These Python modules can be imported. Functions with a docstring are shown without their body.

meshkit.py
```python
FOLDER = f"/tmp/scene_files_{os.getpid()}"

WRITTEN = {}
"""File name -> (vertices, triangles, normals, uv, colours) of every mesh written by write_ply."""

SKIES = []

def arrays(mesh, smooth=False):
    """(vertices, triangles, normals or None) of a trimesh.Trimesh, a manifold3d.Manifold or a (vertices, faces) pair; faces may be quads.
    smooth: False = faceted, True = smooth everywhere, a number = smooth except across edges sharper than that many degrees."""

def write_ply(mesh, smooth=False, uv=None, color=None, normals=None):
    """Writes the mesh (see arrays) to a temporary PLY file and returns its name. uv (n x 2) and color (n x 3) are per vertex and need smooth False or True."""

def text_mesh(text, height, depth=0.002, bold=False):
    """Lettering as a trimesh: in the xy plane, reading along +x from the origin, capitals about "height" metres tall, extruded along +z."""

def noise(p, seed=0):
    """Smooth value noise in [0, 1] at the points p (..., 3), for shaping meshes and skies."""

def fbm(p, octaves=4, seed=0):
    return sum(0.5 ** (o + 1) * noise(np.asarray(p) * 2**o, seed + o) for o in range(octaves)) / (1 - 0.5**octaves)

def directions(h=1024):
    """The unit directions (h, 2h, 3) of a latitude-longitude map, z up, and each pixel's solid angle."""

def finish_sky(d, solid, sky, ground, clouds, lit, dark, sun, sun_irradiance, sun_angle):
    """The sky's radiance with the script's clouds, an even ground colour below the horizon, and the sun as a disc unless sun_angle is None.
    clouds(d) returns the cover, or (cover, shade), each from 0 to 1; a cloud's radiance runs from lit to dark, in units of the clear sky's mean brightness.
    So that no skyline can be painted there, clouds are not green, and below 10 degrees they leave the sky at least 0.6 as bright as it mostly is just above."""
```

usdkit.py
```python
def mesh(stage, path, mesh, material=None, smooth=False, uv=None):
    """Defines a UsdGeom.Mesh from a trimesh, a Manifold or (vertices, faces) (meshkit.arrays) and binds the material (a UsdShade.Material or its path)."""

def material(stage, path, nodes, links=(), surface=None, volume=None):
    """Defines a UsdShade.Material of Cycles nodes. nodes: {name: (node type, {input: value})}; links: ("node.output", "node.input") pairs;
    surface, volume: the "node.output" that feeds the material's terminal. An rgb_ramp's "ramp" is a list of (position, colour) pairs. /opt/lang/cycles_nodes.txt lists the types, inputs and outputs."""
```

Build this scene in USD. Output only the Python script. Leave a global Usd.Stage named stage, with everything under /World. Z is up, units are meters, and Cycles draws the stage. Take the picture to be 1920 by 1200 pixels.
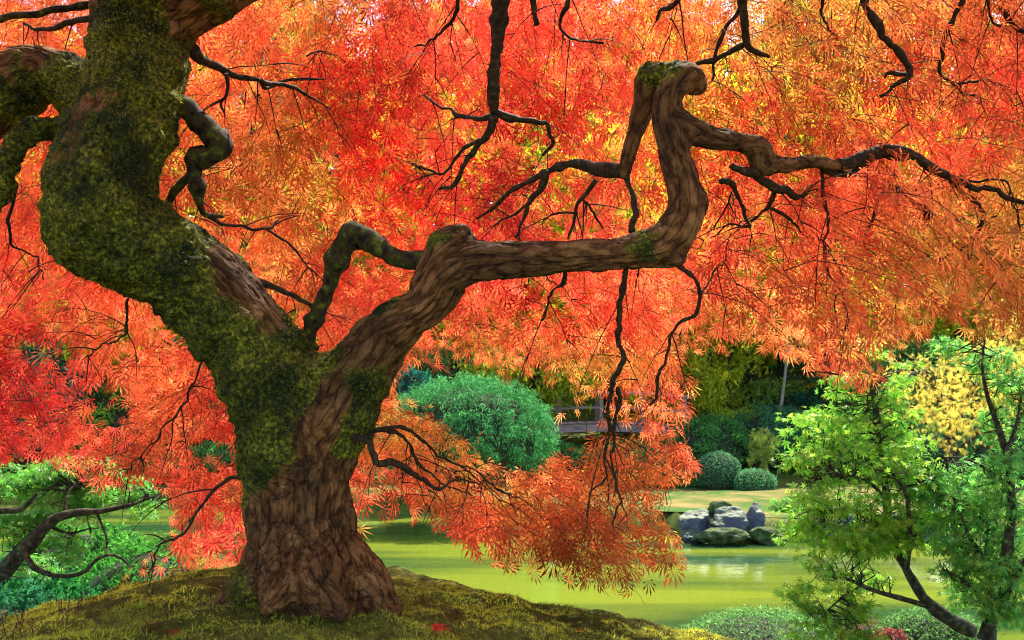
import math, random
import numpy as np, trimesh, usdkit, meshkit
from scipy.spatial import cKDTree
from pxr import Usd, UsdGeom, UsdLux, UsdShade, Sdf, Gf, Vt

# ---------------------------------------------------------------- camera, sky, sun, exposure
stage = Usd.Stage.CreateInMemory()
UsdGeom.SetStageUpAxis(stage, 'Z'); UsdGeom.SetStageMetersPerUnit(stage, 1.0)
world = UsdGeom.Xform.Define(stage, '/World'); stage.SetDefaultPrim(world.GetPrim())
F = 1882.0                                     # focal length in photograph pixels (1920 wide)
PITCH = math.atan((760 - 600) / F)
EYE = np.array([0.0, 0.0, 2.6])
cam = UsdGeom.Camera.Define(stage, '/World/camera')
cam.CreateHorizontalApertureAttr(36.0); cam.CreateFocalLengthAttr(36.0 * F / 1920.0)
cam.AddTranslateOp().Set(Gf.Vec3d(*EYE)); cam.AddRotateXOp().Set(90 + math.degrees(PITCH))
cam.CreateFStopAttr(13.0); cam.CreateFocusDistanceAttr(2.9)
cam.CreateExposureAttr(2.14)

SUN_EL, SUN_AZ = math.radians(54), math.radians(24)     # azimuth = atan2(x, y) of the direction towards the sun
SUN = np.array([math.cos(SUN_EL) * math.sin(SUN_AZ), math.cos(SUN_EL) * math.cos(SUN_AZ), math.sin(SUN_EL)])
sky_mat = usdkit.material(stage, '/World/Looks/sky', {
    'sky': ('sky_texture', {'sky_type': 'single_scattering', 'sun_disc': False, 'sun_elevation': SUN_EL, 'sun_rotation': SUN_AZ}),
    'bg': ('background_shader', {'strength': 0.13})}, [('sky.color', 'bg.color')], surface='bg.background')
dome = UsdLux.DomeLight.Define(stage, '/World/sky')
UsdShade.MaterialBindingAPI.Apply(dome.GetPrim()).Bind(sky_mat)
sun = UsdLux.DistantLight.Define(stage, '/World/sun')
sun.CreateIntensityAttr(1.2); sun.CreateAngleAttr(0.53); sun.CreateColorAttr(Gf.Vec3f(1.0, 0.93, 0.82)); sun.CreateNormalizeAttr(True)
_z = SUN; _x = np.cross([0, 0, 1.0], _z); _x /= np.linalg.norm(_x); _y = np.cross(_z, _x)
sun.AddTransformOp().Set(Gf.Matrix4d(*[*_x, 0, *_y, 0, *_z, 0, 0, 0, 0, 1]))

rng = np.random.default_rng(7)
_f = np.array([0, math.cos(PITCH), math.sin(PITCH)]); _u = np.array([0, -math.sin(PITCH), math.cos(PITCH)]); _r = np.array([1.0, 0, 0])


def W(px, py, D):
    """The point at depth D metres that stands at that place of the photograph."""
    px, py, D = np.broadcast_arrays(np.asarray(px, float), np.asarray(py, float), np.asarray(D, float))
    return EYE + D[..., None] * (_f + ((px - 960) / F)[..., None] * _r + ((600 - py) / F)[..., None] * _u)


def proj(p):
    q = np.asarray(p, float) - EYE
    D = q @ _f
    Ds = np.where(np.abs(D) < 1e-3, 1e-3, D)
    return 960 + F * (q @ _r) / Ds, 600 - F * (q @ _u) / Ds, D


# ---------------------------------------------------------------- helpers
used = {}


def numbered(path):
    n = used.get(path, -1) + 1
    used[path] = n
    return path if n == 0 else f'{path}_{n:03d}'


def setdata(prim, **kw):
    for k, v in kw.items():
        if v:
            prim.SetCustomDataByKey(k, v)


def thing(name, label, cat, loc, group=None):
    x = UsdGeom.Xform.Define(stage, numbered('/World/' + name))
    x.AddTranslateOp().Set(Gf.Vec3d(*map(float, loc)))
    setdata(x.GetPrim(), label=label, category=cat, group=group)
    x_loc[str(x.GetPath())] = np.array(loc, float)
    return x


x_loc = {}


def root_loc(path):
    parts = path.split('/')
    return x_loc.get('/'.join(parts[:3]), np.zeros(3))


def part(parent, name, vf, mat, smooth=False, kind=None, label=None, prim=None):
    """One Mesh under a thing, vertices given in world space."""
    base = str(parent.GetPath()) if parent is not None else '/World'
    path = numbered(f'{base}/{name}')
    v, f = (vf.vertices, vf.faces) if isinstance(vf, trimesh.Trimesh) else vf[:2]
    v = np.asarray(v, float) - root_loc(path)
    m = usdkit.mesh(stage, path, (v, np.asarray(f)), mat, smooth=smooth)
    if prim:
        for k, a in prim.items():
            UsdGeom.PrimvarsAPI(m).CreatePrimvar(k, Sdf.ValueTypeNames.Color3fArray, 'vertex').Set(Vt.Vec3fArray.FromNumpy(np.asarray(a, np.float32)))
    setdata(m.GetPrim(), kind=kind, label=label)
    return m


def join(vfs):
    vs, fs, n = [], [], 0
    for v, f in vfs:
        vs.append(np.asarray(v)); fs.append(np.asarray(f) + n); n += len(v)
    return np.vstack(vs), np.vstack(fs)


def unit(v):
    v = np.asarray(v, float)
    return v / np.maximum(np.linalg.norm(v, axis=-1, keepdims=True), 1e-9)


def spline(pts, step):
    """Catmull-Rom through rows of any width (x, y, z, r ...), resampled evenly."""
    p = np.asarray(pts, float)
    if len(p) == 2:
        p = np.vstack([p[0], (p[0] + p[1]) / 2, p[1]])
    q = np.vstack([2 * p[0] - p[1], p, 2 * p[-1] - p[-2]])
    out = []
    for i in range(1, len(q) - 2):
        t = np.linspace(0, 1, 24, endpoint=False)[:, None]
        a, b, c, d = q[i - 1], q[i], q[i + 1], q[i + 2]
        out.append(0.5 * (2 * b + (c - a) * t + (2 * a - 5 * b + 4 * c - d) * t**2 + (3 * b - a - 3 * c + d) * t**3))
    o = np.vstack(out + [p[-1:]])
    L = np.concatenate([[0], np.cumsum(np.linalg.norm(np.diff(o[:, :3], axis=0), axis=1))])
    n = max(3, int(L[-1] / step) + 1)
    s = np.linspace(0, L[-1], n)
    return np.stack([np.interp(s, L, o[:, k]) for k in range(o.shape[1])], 1)


def frames(c):
    t = unit(np.gradient(c, axis=0))
    a = np.zeros_like(c); ref = np.array([0.3, -1, 0.2])
    for i in range(len(c)):
        ref = ref - t[i] * (ref @ t[i]); ref = ref / max(np.linalg.norm(ref), 1e-6); a[i] = ref
    return t, a, np.cross(t, a)


def tube(c, r, k=6, rough=0.0, seed=0):
    c = np.asarray(c, float); r = np.broadcast_to(np.asarray(r, float), len(c))
    t, a, b = frames(c)
    th = np.arange(k) * 2 * math.pi / k
    off = a[:, None] * np.cos(th)[None, :, None] + b[:, None] * np.sin(th)[None, :, None]
    v = c[:, None] + off * r[:, None, None]
    if rough:
        n = meshkit.noise(v.reshape(-1, 3) * 45, seed).reshape(v.shape[:2])
        n2 = meshkit.noise(v.reshape(-1, 3) * 16, seed + 3).reshape(v.shape[:2])
        v = c[:, None] + off * (r[:, None] * (1 + rough * (n - 0.5) + 1.3 * rough * (n2 - 0.5)))[..., None]
    n = len(c)
    i, j = np.meshgrid(np.arange(n - 1), np.arange(k), indexing='ij')
    q = np.stack([i * k + j, i * k + (j + 1) % k, (i + 1) * k + (j + 1) % k, (i + 1) * k + j], -1).reshape(-1, 4)
    f = np.vstack([q[:, [0, 1, 2]], q[:, [0, 2, 3]]])
    V = np.vstack([v.reshape(-1, 3), c[:1], c[-1:]])
    e = np.arange(k)
    f = np.vstack([f, np.stack([np.full(k, n * k), (e + 1) % k, e], 1), np.stack([np.full(k, n * k + 1), (n - 1) * k + e, (n - 1) * k + (e + 1) % k], 1)])
    return V, f


def many_tubes(curves, radii0, radii1, k=3):
    """curves (n, m, 3): n thin twigs at once."""
    C = np.asarray(curves); n, m, _ = C.shape
    t = unit(np.gradient(C, axis=1))
    ref = np.where(np.abs(t[..., 2:3]) > 0.8, [1.0, 0, 0], [0, 0, 1.0])
    a = unit(np.cross(t, ref)); b = np.cross(t, a)
    w = np.linspace(0, 1, m)
    r = np.asarray(radii0)[:, None] * (1 - w) + np.asarray(radii1)[:, None] * w
    th = np.arange(k) * 2 * math.pi / k
    v = C[:, :, None] + r[:, :, None, None] * (a[:, :, None] * np.cos(th)[:, None] + b[:, :, None] * np.sin(th)[:, None])
    g, i, j = np.meshgrid(np.arange(n), np.arange(m - 1), np.arange(k), indexing='ij')
    o = g * m * k
    q = np.stack([o + i * k + j, o + i * k + (j + 1) % k, o + (i + 1) * k + (j + 1) % k, o + (i + 1) * k + j], -1).reshape(-1, 4)
    return v.reshape(-1, 3), np.vstack([q[:, [0, 1, 2]], q[:, [0, 2, 3]]])


# ---------------------------------------------------------------- materials
def leaf_material(name, trans=0.55, gloss=0.05, attr='col', tint=1.35):
    return usdkit.material(stage, '/World/Looks/' + name, {
        'c': ('attribute', {'attribute': attr}),
        'n': ('noise_texture', {'scale': 60.0, 'detail': 2.0}), 'g': ('geometry', {}),
        'v': ('map_range', {'from_min': 0.3, 'from_max': 0.7, 'to_min': 0.8, 'to_max': 1.15}),
        'h': ('hsv', {'saturation': 1.0}), 'ht': ('hsv', {'saturation': 1.0, 'value': tint}),
        'd': ('diffuse_bsdf', {}), 't': ('translucent_bsdf', {}), 'm': ('mix_closure', {'fac': trans}),
        'gl': ('glossy_bsdf', {'roughness': 0.38, 'color': (1, 1, 1)}), 'm2': ('mix_closure', {'fac': gloss})},
        [('g.position', 'n.vector'), ('n.fac', 'v.value'), ('c.color', 'h.color'), ('v.result', 'h.value'), ('h.color', 'd.color'), ('h.color', 'ht.color'), ('ht.color', 't.color'),
         ('d.BSDF', 'm.closure1'), ('t.BSDF', 'm.closure2'), ('m.closure', 'm2.closure1'), ('gl.BSDF', 'm2.closure2')], surface='m2.closure')


M_maple = leaf_material('maple_leaf', 0.60, 0.008, tint=1.36)
M_green = leaf_material('green_leaf', 0.52, 0.015, tint=1.6)
M_far = leaf_material('far_leaf', 0.45, 0.0)
M_mossblade = leaf_material('moss_blade', 0.35, 0.0)

M_bark = usdkit.material(stage, '/World/Looks/maple_bark', {
    'b': ('attribute', {'attribute': 'bark'}), 'm': ('attribute', {'attribute': 'moss'}), 'ms': ('separate_color', {}),
    'vm': ('mapping', {'scale': (30, 30, 2.0)}), 'vn': ('noise_texture', {'scale': 1.0, 'detail': 3.0}), 'vd': ('vector_math', {'math_type': 'multiply_add', 'vector2': (1.3, 1.3, 1.0)}), 'vo': ('voronoi_texture', {'feature': 'distance_to_edge', 'scale': 1.0}), 'vr': ('map_range', {'from_min': 0.0, 'from_max': 0.06, 'to_min': 0.0, 'to_max': 1.0, 'clamp': True}),
    'vc': ('rgb_ramp', {'ramp': [(0.0, (0.5, 0.46, 0.42)), (1.0, (1.0, 1.0, 1.0))]}), 'mulv': ('mix', {'mix_type': 'multiply', 'fac': 1.0}), 'bm0': ('bump', {'strength': 0.8, 'distance': 0.006}),
    'bs': ('separate_color', {}), 'buv': ('attribute', {'attribute': 'barkuv'}), 'map': ('mapping', {'scale': (190, 190, 62)}), 'fn': ('noise_texture', {'scale': 1.0, 'detail': 4.0, 'roughness': 0.65, 'distortion': 0.5}), 'fa': ('math', {'math_type': 'multiply_add', 'value2': 1.2, 'value3': -0.55}), 'sum': ('math', {'math_type': 'add'}),
    'g': ('geometry', {}), 'n3': ('noise_texture', {'scale': 90.0, 'detail': 4.0, 'roughness': 0.7}), 'n4': ('noise_texture', {'scale': 9.0, 'detail': 3.0}),
    'r1': ('rgb_ramp', {'ramp': [(0.0, (0.030, 0.014, 0.005)), (0.15, (0.058, 0.027, 0.009)), (0.4, (0.098, 0.047, 0.016)), (0.7, (0.125, 0.064, 0.023)), (1.0, (0.18, 0.105, 0.047))]}),
    'r2': ('rgb_ramp', {'ramp': [(0.36, (0.65, 0.6, 0.5)), (0.62, (1.3, 1.15, 0.95))]}),
    'mul': ('mix', {'mix_type': 'multiply', 'fac': 1.0}),
    'n5': ('noise_texture', {'scale': 38.0, 'detail': 5.0, 'roughness': 0.7}), 'r5': ('rgb_ramp', {'ramp': [(0.34, (0.7, 0.67, 0.62)), (0.5, (1.0, 1.0, 1.0)), (0.64, (1.2, 1.17, 1.1)), (0.72, (1.6, 1.65, 1.5))]}), 'mul5': ('mix', {'mix_type': 'multiply', 'fac': 1.0}),
    'r3': ('rgb_ramp', {'ramp': [(0.34, (0.006, 0.008, 0.0015)), (0.5, (0.04, 0.047, 0.005)), (0.7, (0.20, 0.20, 0.016))]}),
    'r4': ('rgb_ramp', {'ramp': [(0.38, (0.22, 0.28, 0.25)), (0.62, (1.35, 1.25, 1.0))]}), 'mul2': ('mix', {'mix_type': 'multiply', 'fac': 1.0}),
    'edge': ('math', {'math_type': 'multiply_add', 'value2': 0.9, 'value3': -0.45}), 'add': ('math', {'math_type': 'add'}),
    'mr': ('map_range', {'from_min': 0.42, 'from_max': 0.54, 'clamp': True}),
    'mix': ('mix', {}), 'p': ('principled_bsdf', {'roughness': 0.9, 'specular_ior_level': 0.12}),
    'bm1': ('bump', {'strength': 0.8, 'distance': 0.006}), 'bm2': ('bump', {'strength': 0.8, 'distance': 0.008})},
    [('b.color', 'bs.color'), ('buv.vector', 'map.vector'), ('map.vector', 'fn.vector'), ('fn.fac', 'fa.value1'), ('fa.value', 'sum.value1'), ('bs.r', 'sum.value2'), ('g.position', 'n3.vector'), ('g.position', 'n4.vector'),
     ('sum.value', 'r1.fac'), ('bs.g', 'r2.fac'), ('r1.color', 'mul.color1'), ('r2.color', 'mul.color2'), ('n3.fac', 'r3.fac'), ('n4.fac', 'r4.fac'), ('r3.color', 'mul2.color1'), ('r4.color', 'mul2.color2'),
     ('m.color', 'ms.color'), ('n3.fac', 'edge.value1'), ('edge.value', 'add.value1'), ('ms.r', 'add.value2'), ('add.value', 'mr.value'), ('mr.result', 'mix.fac'),
     ('buv.vector', 'vm.vector'), ('vm.vector', 'vn.vector'), ('vn.color', 'vd.vector1'), ('vm.vector', 'vd.vector3'), ('vd.vector', 'vo.vector'), ('vo.distance', 'vr.value'), ('vr.result', 'vc.fac'), ('mul.color', 'mulv.color1'), ('vc.color', 'mulv.color2'), ('vr.result', 'bm0.height'), ('bm0.normal', 'bm1.normal'), ('g.position', 'n5.vector'), ('n5.fac', 'r5.fac'), ('mulv.color', 'mul5.color1'), ('r5.color', 'mul5.color2'), ('mul5.color', 'mix.color1'), ('mul2.color', 'mix.color2'), ('mix.color', 'p.base_color'),
     ('sum.value', 'bm1.height'), ('n3.fac', 'bm2.height'), ('bm1.normal', 'bm2.normal'), ('bm2.normal', 'p.normal')], surface='p.BSDF')


def plain(name, ramp, scale=30.0, rough=0.8, bump=0.004, stretch=(1, 1, 1), spec=0.06, detail=4.0):
    return usdkit.material(stage, '/World/Looks/' + name, {
        'g': ('geometry', {}), 'map': ('mapping', {'scale': stretch}), 'n': ('noise_texture', {'scale': scale, 'detail': detail, 'roughness': 0.6}),
        'r': ('rgb_ramp', {'ramp': ramp}), 'p': ('principled_bsdf', {'roughness': rough, 'specular_ior_level': spec}), 'b': ('bump', {'strength': 0.7, 'distance': bump})},
        [('g.position', 'map.vector'), ('map.vector', 'n.vector'), ('n.fac', 'r.fac'), ('r.color', 'p.base_color'), ('n.fac', 'b.height'), ('b.normal', 'p.normal')], surface='p.BSDF')


M_branch = plain('branch_bark', [(0.3, (0.010, 0.007, 0.004)), (0.55, (0.032, 0.020, 0.010)), (0.75, (0.075, 0.048, 0.022))], 70, bump=0.004)
M_branch_moss = plain('mossy_branch_bark', [(0.38, (0.008, 0.006, 0.003)), (0.46, (0.03, 0.018, 0.008)), (0.54, (0.022, 0.024, 0.004)), (0.68, (0.085, 0.09, 0.010))], 38, bump=0.008)
M_twig = plain('twig_bark', [(0.3, (0.03, 0.016, 0.011)), (0.7, (0.075, 0.03, 0.018))], 60, bump=0.001)
M_greybark = plain('grey_green_bark', [(0.3, (0.010, 0.010, 0.006)), (0.5, (0.026, 0.026, 0.015)), (0.7, (0.085, 0.085, 0.05))], 40, bump=0.004)
M_palebark = plain('pale_bark', [(0.3, (0.07, 0.06, 0.04)), (0.7, (0.20, 0.18, 0.13))], 30)
M_rock = usdkit.material(stage, '/World/Looks/rock', {
    'g': ('geometry', {}), 'n': ('noise_texture', {'scale': 5.0, 'detail': 6.0, 'roughness': 0.65}), 'n2': ('noise_texture', {'scale': 3.0, 'detail': 5.0}),
    'r': ('rgb_ramp', {'ramp': [(0.3, (0.004, 0.005, 0.007)), (0.5, (0.012, 0.015, 0.022)), (0.64, (0.025, 0.032, 0.042)), (0.74, (0.16, 0.19, 0.21))]}),
    'sx': ('separate_xyz', {}), 'a': ('math', {'math_type': 'add'}), 'mr': ('map_range', {'from_min': 0.98, 'from_max': 1.2, 'clamp': True}),
    'mix': ('mix', {'color2': (0.03, 0.05, 0.012)}), 'p': ('principled_bsdf', {'roughness': 0.7}), 'b': ('bump', {'distance': 0.05, 'strength': 0.8})},
    [('g.position', 'n.vector'), ('g.position', 'n2.vector'), ('n.fac', 'r.fac'), ('g.normal', 'sx.vector'), ('sx.z', 'a.value1'), ('n2.fac', 'a.value2'), ('a.value', 'mr.value'), ('mr.result', 'mix.fac'),
     ('r.color', 'mix.color1'), ('mix.color', 'p.base_color'), ('n.fac', 'b.height'), ('b.normal', 'p.normal')], surface='p.BSDF')
M_mossrock = plain('mossy_rock', [(0.35, (0.01, 0.016, 0.008)), (0.5, (0.028, 0.045, 0.012)), (0.65, (0.07, 0.09, 0.025)), (0.78, (0.25, 0.27, 0.22))], 9, bump=0.04)
M_wood = plain('weathered_wood', [(0.3, (0.10, 0.06, 0.052)), (0.6, (0.22, 0.15, 0.135)), (0.8, (0.32, 0.25, 0.23))], 4, stretch=(1, 8, 8), bump=0.004)
M_ground = usdkit.material(stage, '/World/Looks/ground', {
    'g': ('geometry', {}), 'n': ('noise_texture', {'scale': 35.0, 'detail': 6.0, 'roughness': 0.7}), 'n2': ('noise_texture', {'scale': 2.2, 'detail': 4.0}),
    'r': ('rgb_ramp', {'ramp': [(0.3, (0.018, 0.022, 0.005)), (0.5, (0.065, 0.075, 0.011)), (0.7, (0.15, 0.16, 0.02))]}),
    'r2': ('rgb_ramp', {'ramp': [(0.35, (0.6, 0.75, 0.6)), (0.65, (1.2, 1.1, 1.0))]}), 'mul': ('mix', {'mix_type': 'multiply', 'fac': 1.0}),
    'p': ('principled_bsdf', {'roughness': 0.95, 'specular_ior_level': 0.1}), 'b': ('bump', {'strength': 0.8, 'distance': 0.015})},
    [('g.position', 'n.vector'), ('g.position', 'n2.vector'), ('n.fac', 'r.fac'), ('n2.fac', 'r2.fac'), ('r.color', 'mul.color1'), ('r2.color', 'mul.color2'), ('mul.color', 'p.base_color'), ('n.fac', 'b.height'), ('b.normal', 'p.normal')], surface='p.BSDF')
M_lawn = plain('lawn_grass', [(0.38, (0.025, 0.07, 0.010)), (0.48, (0.065, 0.08, 0.015)), (0.56, (0.115, 0.095, 0.028)), (0.68, (0.15, 0.115, 0.036))], 1.1, rough=0.95, bump=0.02, spec=0.05)
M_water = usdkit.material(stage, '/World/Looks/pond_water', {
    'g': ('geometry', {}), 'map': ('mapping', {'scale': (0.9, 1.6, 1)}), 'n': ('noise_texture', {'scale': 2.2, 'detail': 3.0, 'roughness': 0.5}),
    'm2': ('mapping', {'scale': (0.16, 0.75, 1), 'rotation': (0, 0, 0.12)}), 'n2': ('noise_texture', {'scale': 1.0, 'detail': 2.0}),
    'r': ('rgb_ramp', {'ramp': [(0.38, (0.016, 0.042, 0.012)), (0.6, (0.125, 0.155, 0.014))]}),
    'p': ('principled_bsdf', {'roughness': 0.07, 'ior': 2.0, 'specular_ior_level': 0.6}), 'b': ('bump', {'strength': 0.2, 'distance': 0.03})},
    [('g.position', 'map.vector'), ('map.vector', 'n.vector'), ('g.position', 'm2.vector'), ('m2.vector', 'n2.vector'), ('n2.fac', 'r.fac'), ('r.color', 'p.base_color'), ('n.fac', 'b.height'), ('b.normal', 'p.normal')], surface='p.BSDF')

# ---------------------------------------------------------------- terrain, pond, lawn
_zx = np.array([-60, -12, -6, -3, -2.2, -1.53, -1.3, -0.83, -0.35, 0.06, 0.53, 1.2, 2, 3, 8, 60])
_zz = np.array([1.2, 1.2, 1.3, 1.6, 1.76, 1.93, 2.03, 2.085, 2.03, 1.935, 1.85, 1.70, 1.68, 1.6, 1.4, 1.2])
_sx = np.array([-60, -14, -6, 0, 2.5, 3.6, 6, 9, 16, 60]); _sy = np.array([24, 24, 24, 21.5, 18.8, 17.6, 17.4, 18, 19, 19])


def sstep(t):
    t = np.clip(t, 0, 1)
    return t * t * (3 - 2 * t)


def height(x, y):
    x, y = np.broadcast_arrays(np.asarray(x, float), np.asarray(y, float))
    xs = np.stack([np.interp(x + k, _zx, _zz) for k in (-0.16, -0.08, 0, 0.08, 0.16)]).mean(0)
    edge = 9.6 + 0.9 * meshkit.noise(np.stack([x * 0.35, 0 * x, 0 * x], -1), 5) - 0.35 * np.clip(x - 1, 0, 4)
    near = xs - (xs + 0.9) * sstep((y - 3.0) / (edge - 3.0 + 1.4))
    shore = np.interp(x, _sx, _sy)
    far = -0.9 + 1.5 * sstep((y - shore + 0.75) / 1.0) + 0.0
    hill = np.clip(y - 26, 0, 400) * 0.11 + 3.5 * sstep((y - 34) / 60)
    side = 1.8 * sstep((np.abs(x) - 24) / 10) * sstep((y - 4) / 6)
    far = np.maximum(far, -0.9) + np.where(y > 26, hill, 0)
    mid = sstep((y - 12) / 2.0)
    h = near * (1 - mid) + far * mid + side
    p = np.stack([x, y, 0 * x], -1)
    bump = (meshkit.fbm(p * 2.3, 4, 11) - 0.5) * 0.06 + (meshkit.fbm(p * 9, 4, 12) - 0.5) * 0.075
    return h + bump * sstep((4.5 - np.abs(y - 1.0)) / 1.0) + (meshkit.fbm(p * 0.6, 3, 2) - 0.5) * 0.15 * sstep((y - 5) / 3)


def axis(ranges):
    return np.unique(np.round(np.concatenate([np.arange(a, b + 1e-6, s) for a, b, s in ranges]), 4))


gx = axis([(-400, -60, 40), (-60, -12, 4), (-12, -2.4, 0.4), (-2.4, 1.8, 0.024), (1.8, 12, 0.4), (12, 60, 4), (60, 400, 40)])
gy = axis([(-400, -20, 40), (-20, -4, 2), (-4, 1.8, 0.3), (1.8, 4.2, 0.024), (4.2, 12, 0.25), (12, 26, 0.35), (26, 60, 2), (60, 400, 20)])
X, Y = np.meshgrid(gx, gy, indexing='ij')
Z = height(X, Y)
nx_, ny_ = X.shape
ii, jj = np.meshgrid(np.arange(nx_ - 1), np.arange(ny_ - 1), indexing='ij')
q = np.stack([ii * ny_ + jj, (ii + 1) * ny_ + jj, (ii + 1) * ny_ + jj + 1, ii * ny_ + jj + 1], -1).reshape(-1, 4)
TERR = (np.stack([X, Y, Z], -1).reshape(-1, 3), np.vstack([q[:, [0, 1, 2]], q[:, [0, 2, 3]]]))
g_ = part(None, 'ground', TERR, M_ground, smooth=True); setdata(g_.GetPrim(), kind='structure', label='mossy mound and garden ground sloping to the pond')
pv = np.array([[-70, 4, 0.25], [70, 4, 0.25], [70, 27, 0.25], [-70, 27, 0.25]], float)
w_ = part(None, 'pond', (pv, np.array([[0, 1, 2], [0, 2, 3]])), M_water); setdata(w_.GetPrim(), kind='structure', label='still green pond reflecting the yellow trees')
# the lawn: a sheet draped on the far bank
lx, ly = np.meshgrid(np.linspace(2.6, 13, 60), np.linspace(0, 1, 24), indexing='ij')
l0 = np.interp(lx, _sx, _sy) + 0.45; LY = l0 + (24.6 - l0) * ly
lq = np.stack([lx, LY, height(lx, LY) + 0.012], -1)
a_, b_ = np.meshgrid(np.arange(59), np.arange(23), indexing='ij')
qq = np.stack([a_ * 24 + b_, (a_ + 1) * 24 + b_, (a_ + 1) * 24 + b_ + 1, a_ * 24 + b_ + 1], -1).reshape(-1, 4)
l_ = part(None, 'lawn', (lq.reshape(-1, 3), np.vstack([qq[:, [0, 1, 2]], qq[:, [0, 2, 3]]])), M_lawn, smooth=True); setdata(l_.GetPrim(), kind='structure', label='dry tan lawn on the far bank of the pond')

# ---------------------------------------------------------------- leaves
def lobed(angles, lengths, width, teeth=True, petiole=0.35, slim=True):
    """A palmate leaf cut into narrow lobes: base at the origin, middle lobe along +x, in units of the middle lobe's length."""
    V, Fc = [], []
    for a, L in zip(np.radians(angles), lengths):
        c, s = math.cos(a), math.sin(a); o = len(V)
        w = width * (0.6 + 0.4 * L)
        if slim:
            pts = [(0.0, 0), (0.5 * L, w), (0.5 * L, -w), (L, 0)]; fs = [(0, 2, 1), (1, 2, 3)]
            if teeth:
                pts += [(0.72 * L, 2.9 * w), (0.72 * L, -2.9 * w)]; fs += [(1, 3, 4), (2, 5, 3)]
        else:
            pts = [(0.0, 0), (0.32 * L, w), (0.32 * L, -w), (0.66 * L, 0.85 * w), (0.66 * L, -0.85 * w), (L, 0)]
            fs = [(0, 2, 1), (1, 2, 4), (1, 4, 3), (3, 4, 5)]
        V += [(x * c - y * s, x * s + y * c, 0.25 * abs(y)) for x, y in pts]; Fc += [tuple(np.array(f) + o) for f in fs]
    if petiole:
        o = len(V); V += [(-petiole, 0, 0.04), (0, 0.012, 0), (0, -0.012, 0)]; Fc.append((o, o + 1, o + 2))
    return np.array(V), np.array(Fc)


LACE = lobed([0, 26, -26, 53, -53, 84, -84], [1, 0.95, 0.92, 0.8, 0.78, 0.5, 0.5], 0.023)
LACE_BACK = lobed([0, 26, -26, 53, -53, 84, -84], [1, 0.95, 0.92, 0.8, 0.78, 0.5, 0.5], 0.035, teeth=False, petiole=0)
LACE_LOW = lobed([0, 32, -32, 68, -68], [1, 0.95, 0.92, 0.7, 0.7], 0.075, teeth=False, petiole=0)
FIVE = lobed([0, 38, -38, 80, -80], [1, 0.88, 0.85, 0.55, 0.55], 0.105, teeth=False)
LEAF_W = lobed([0, 30, -30, 62, -62, 95, -95], [1, 0.95, 0.92, 0.8, 0.78, 0.5, 0.5], 0.085, slim=False)
OVAL = (np.array([(0, 0, 0), (0.4, 0.2, 0.05), (0.4, -0.2, 0.05), (1, 0, -0.08)], float), np.array([(0, 2, 1), (1, 2, 3)]))
NEEDLE = (np.array([(0, 0.06, 0), (0, -0.06, 0), (1, 0, -0.05)], float), np.array([(0, 1, 2)]))


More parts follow.
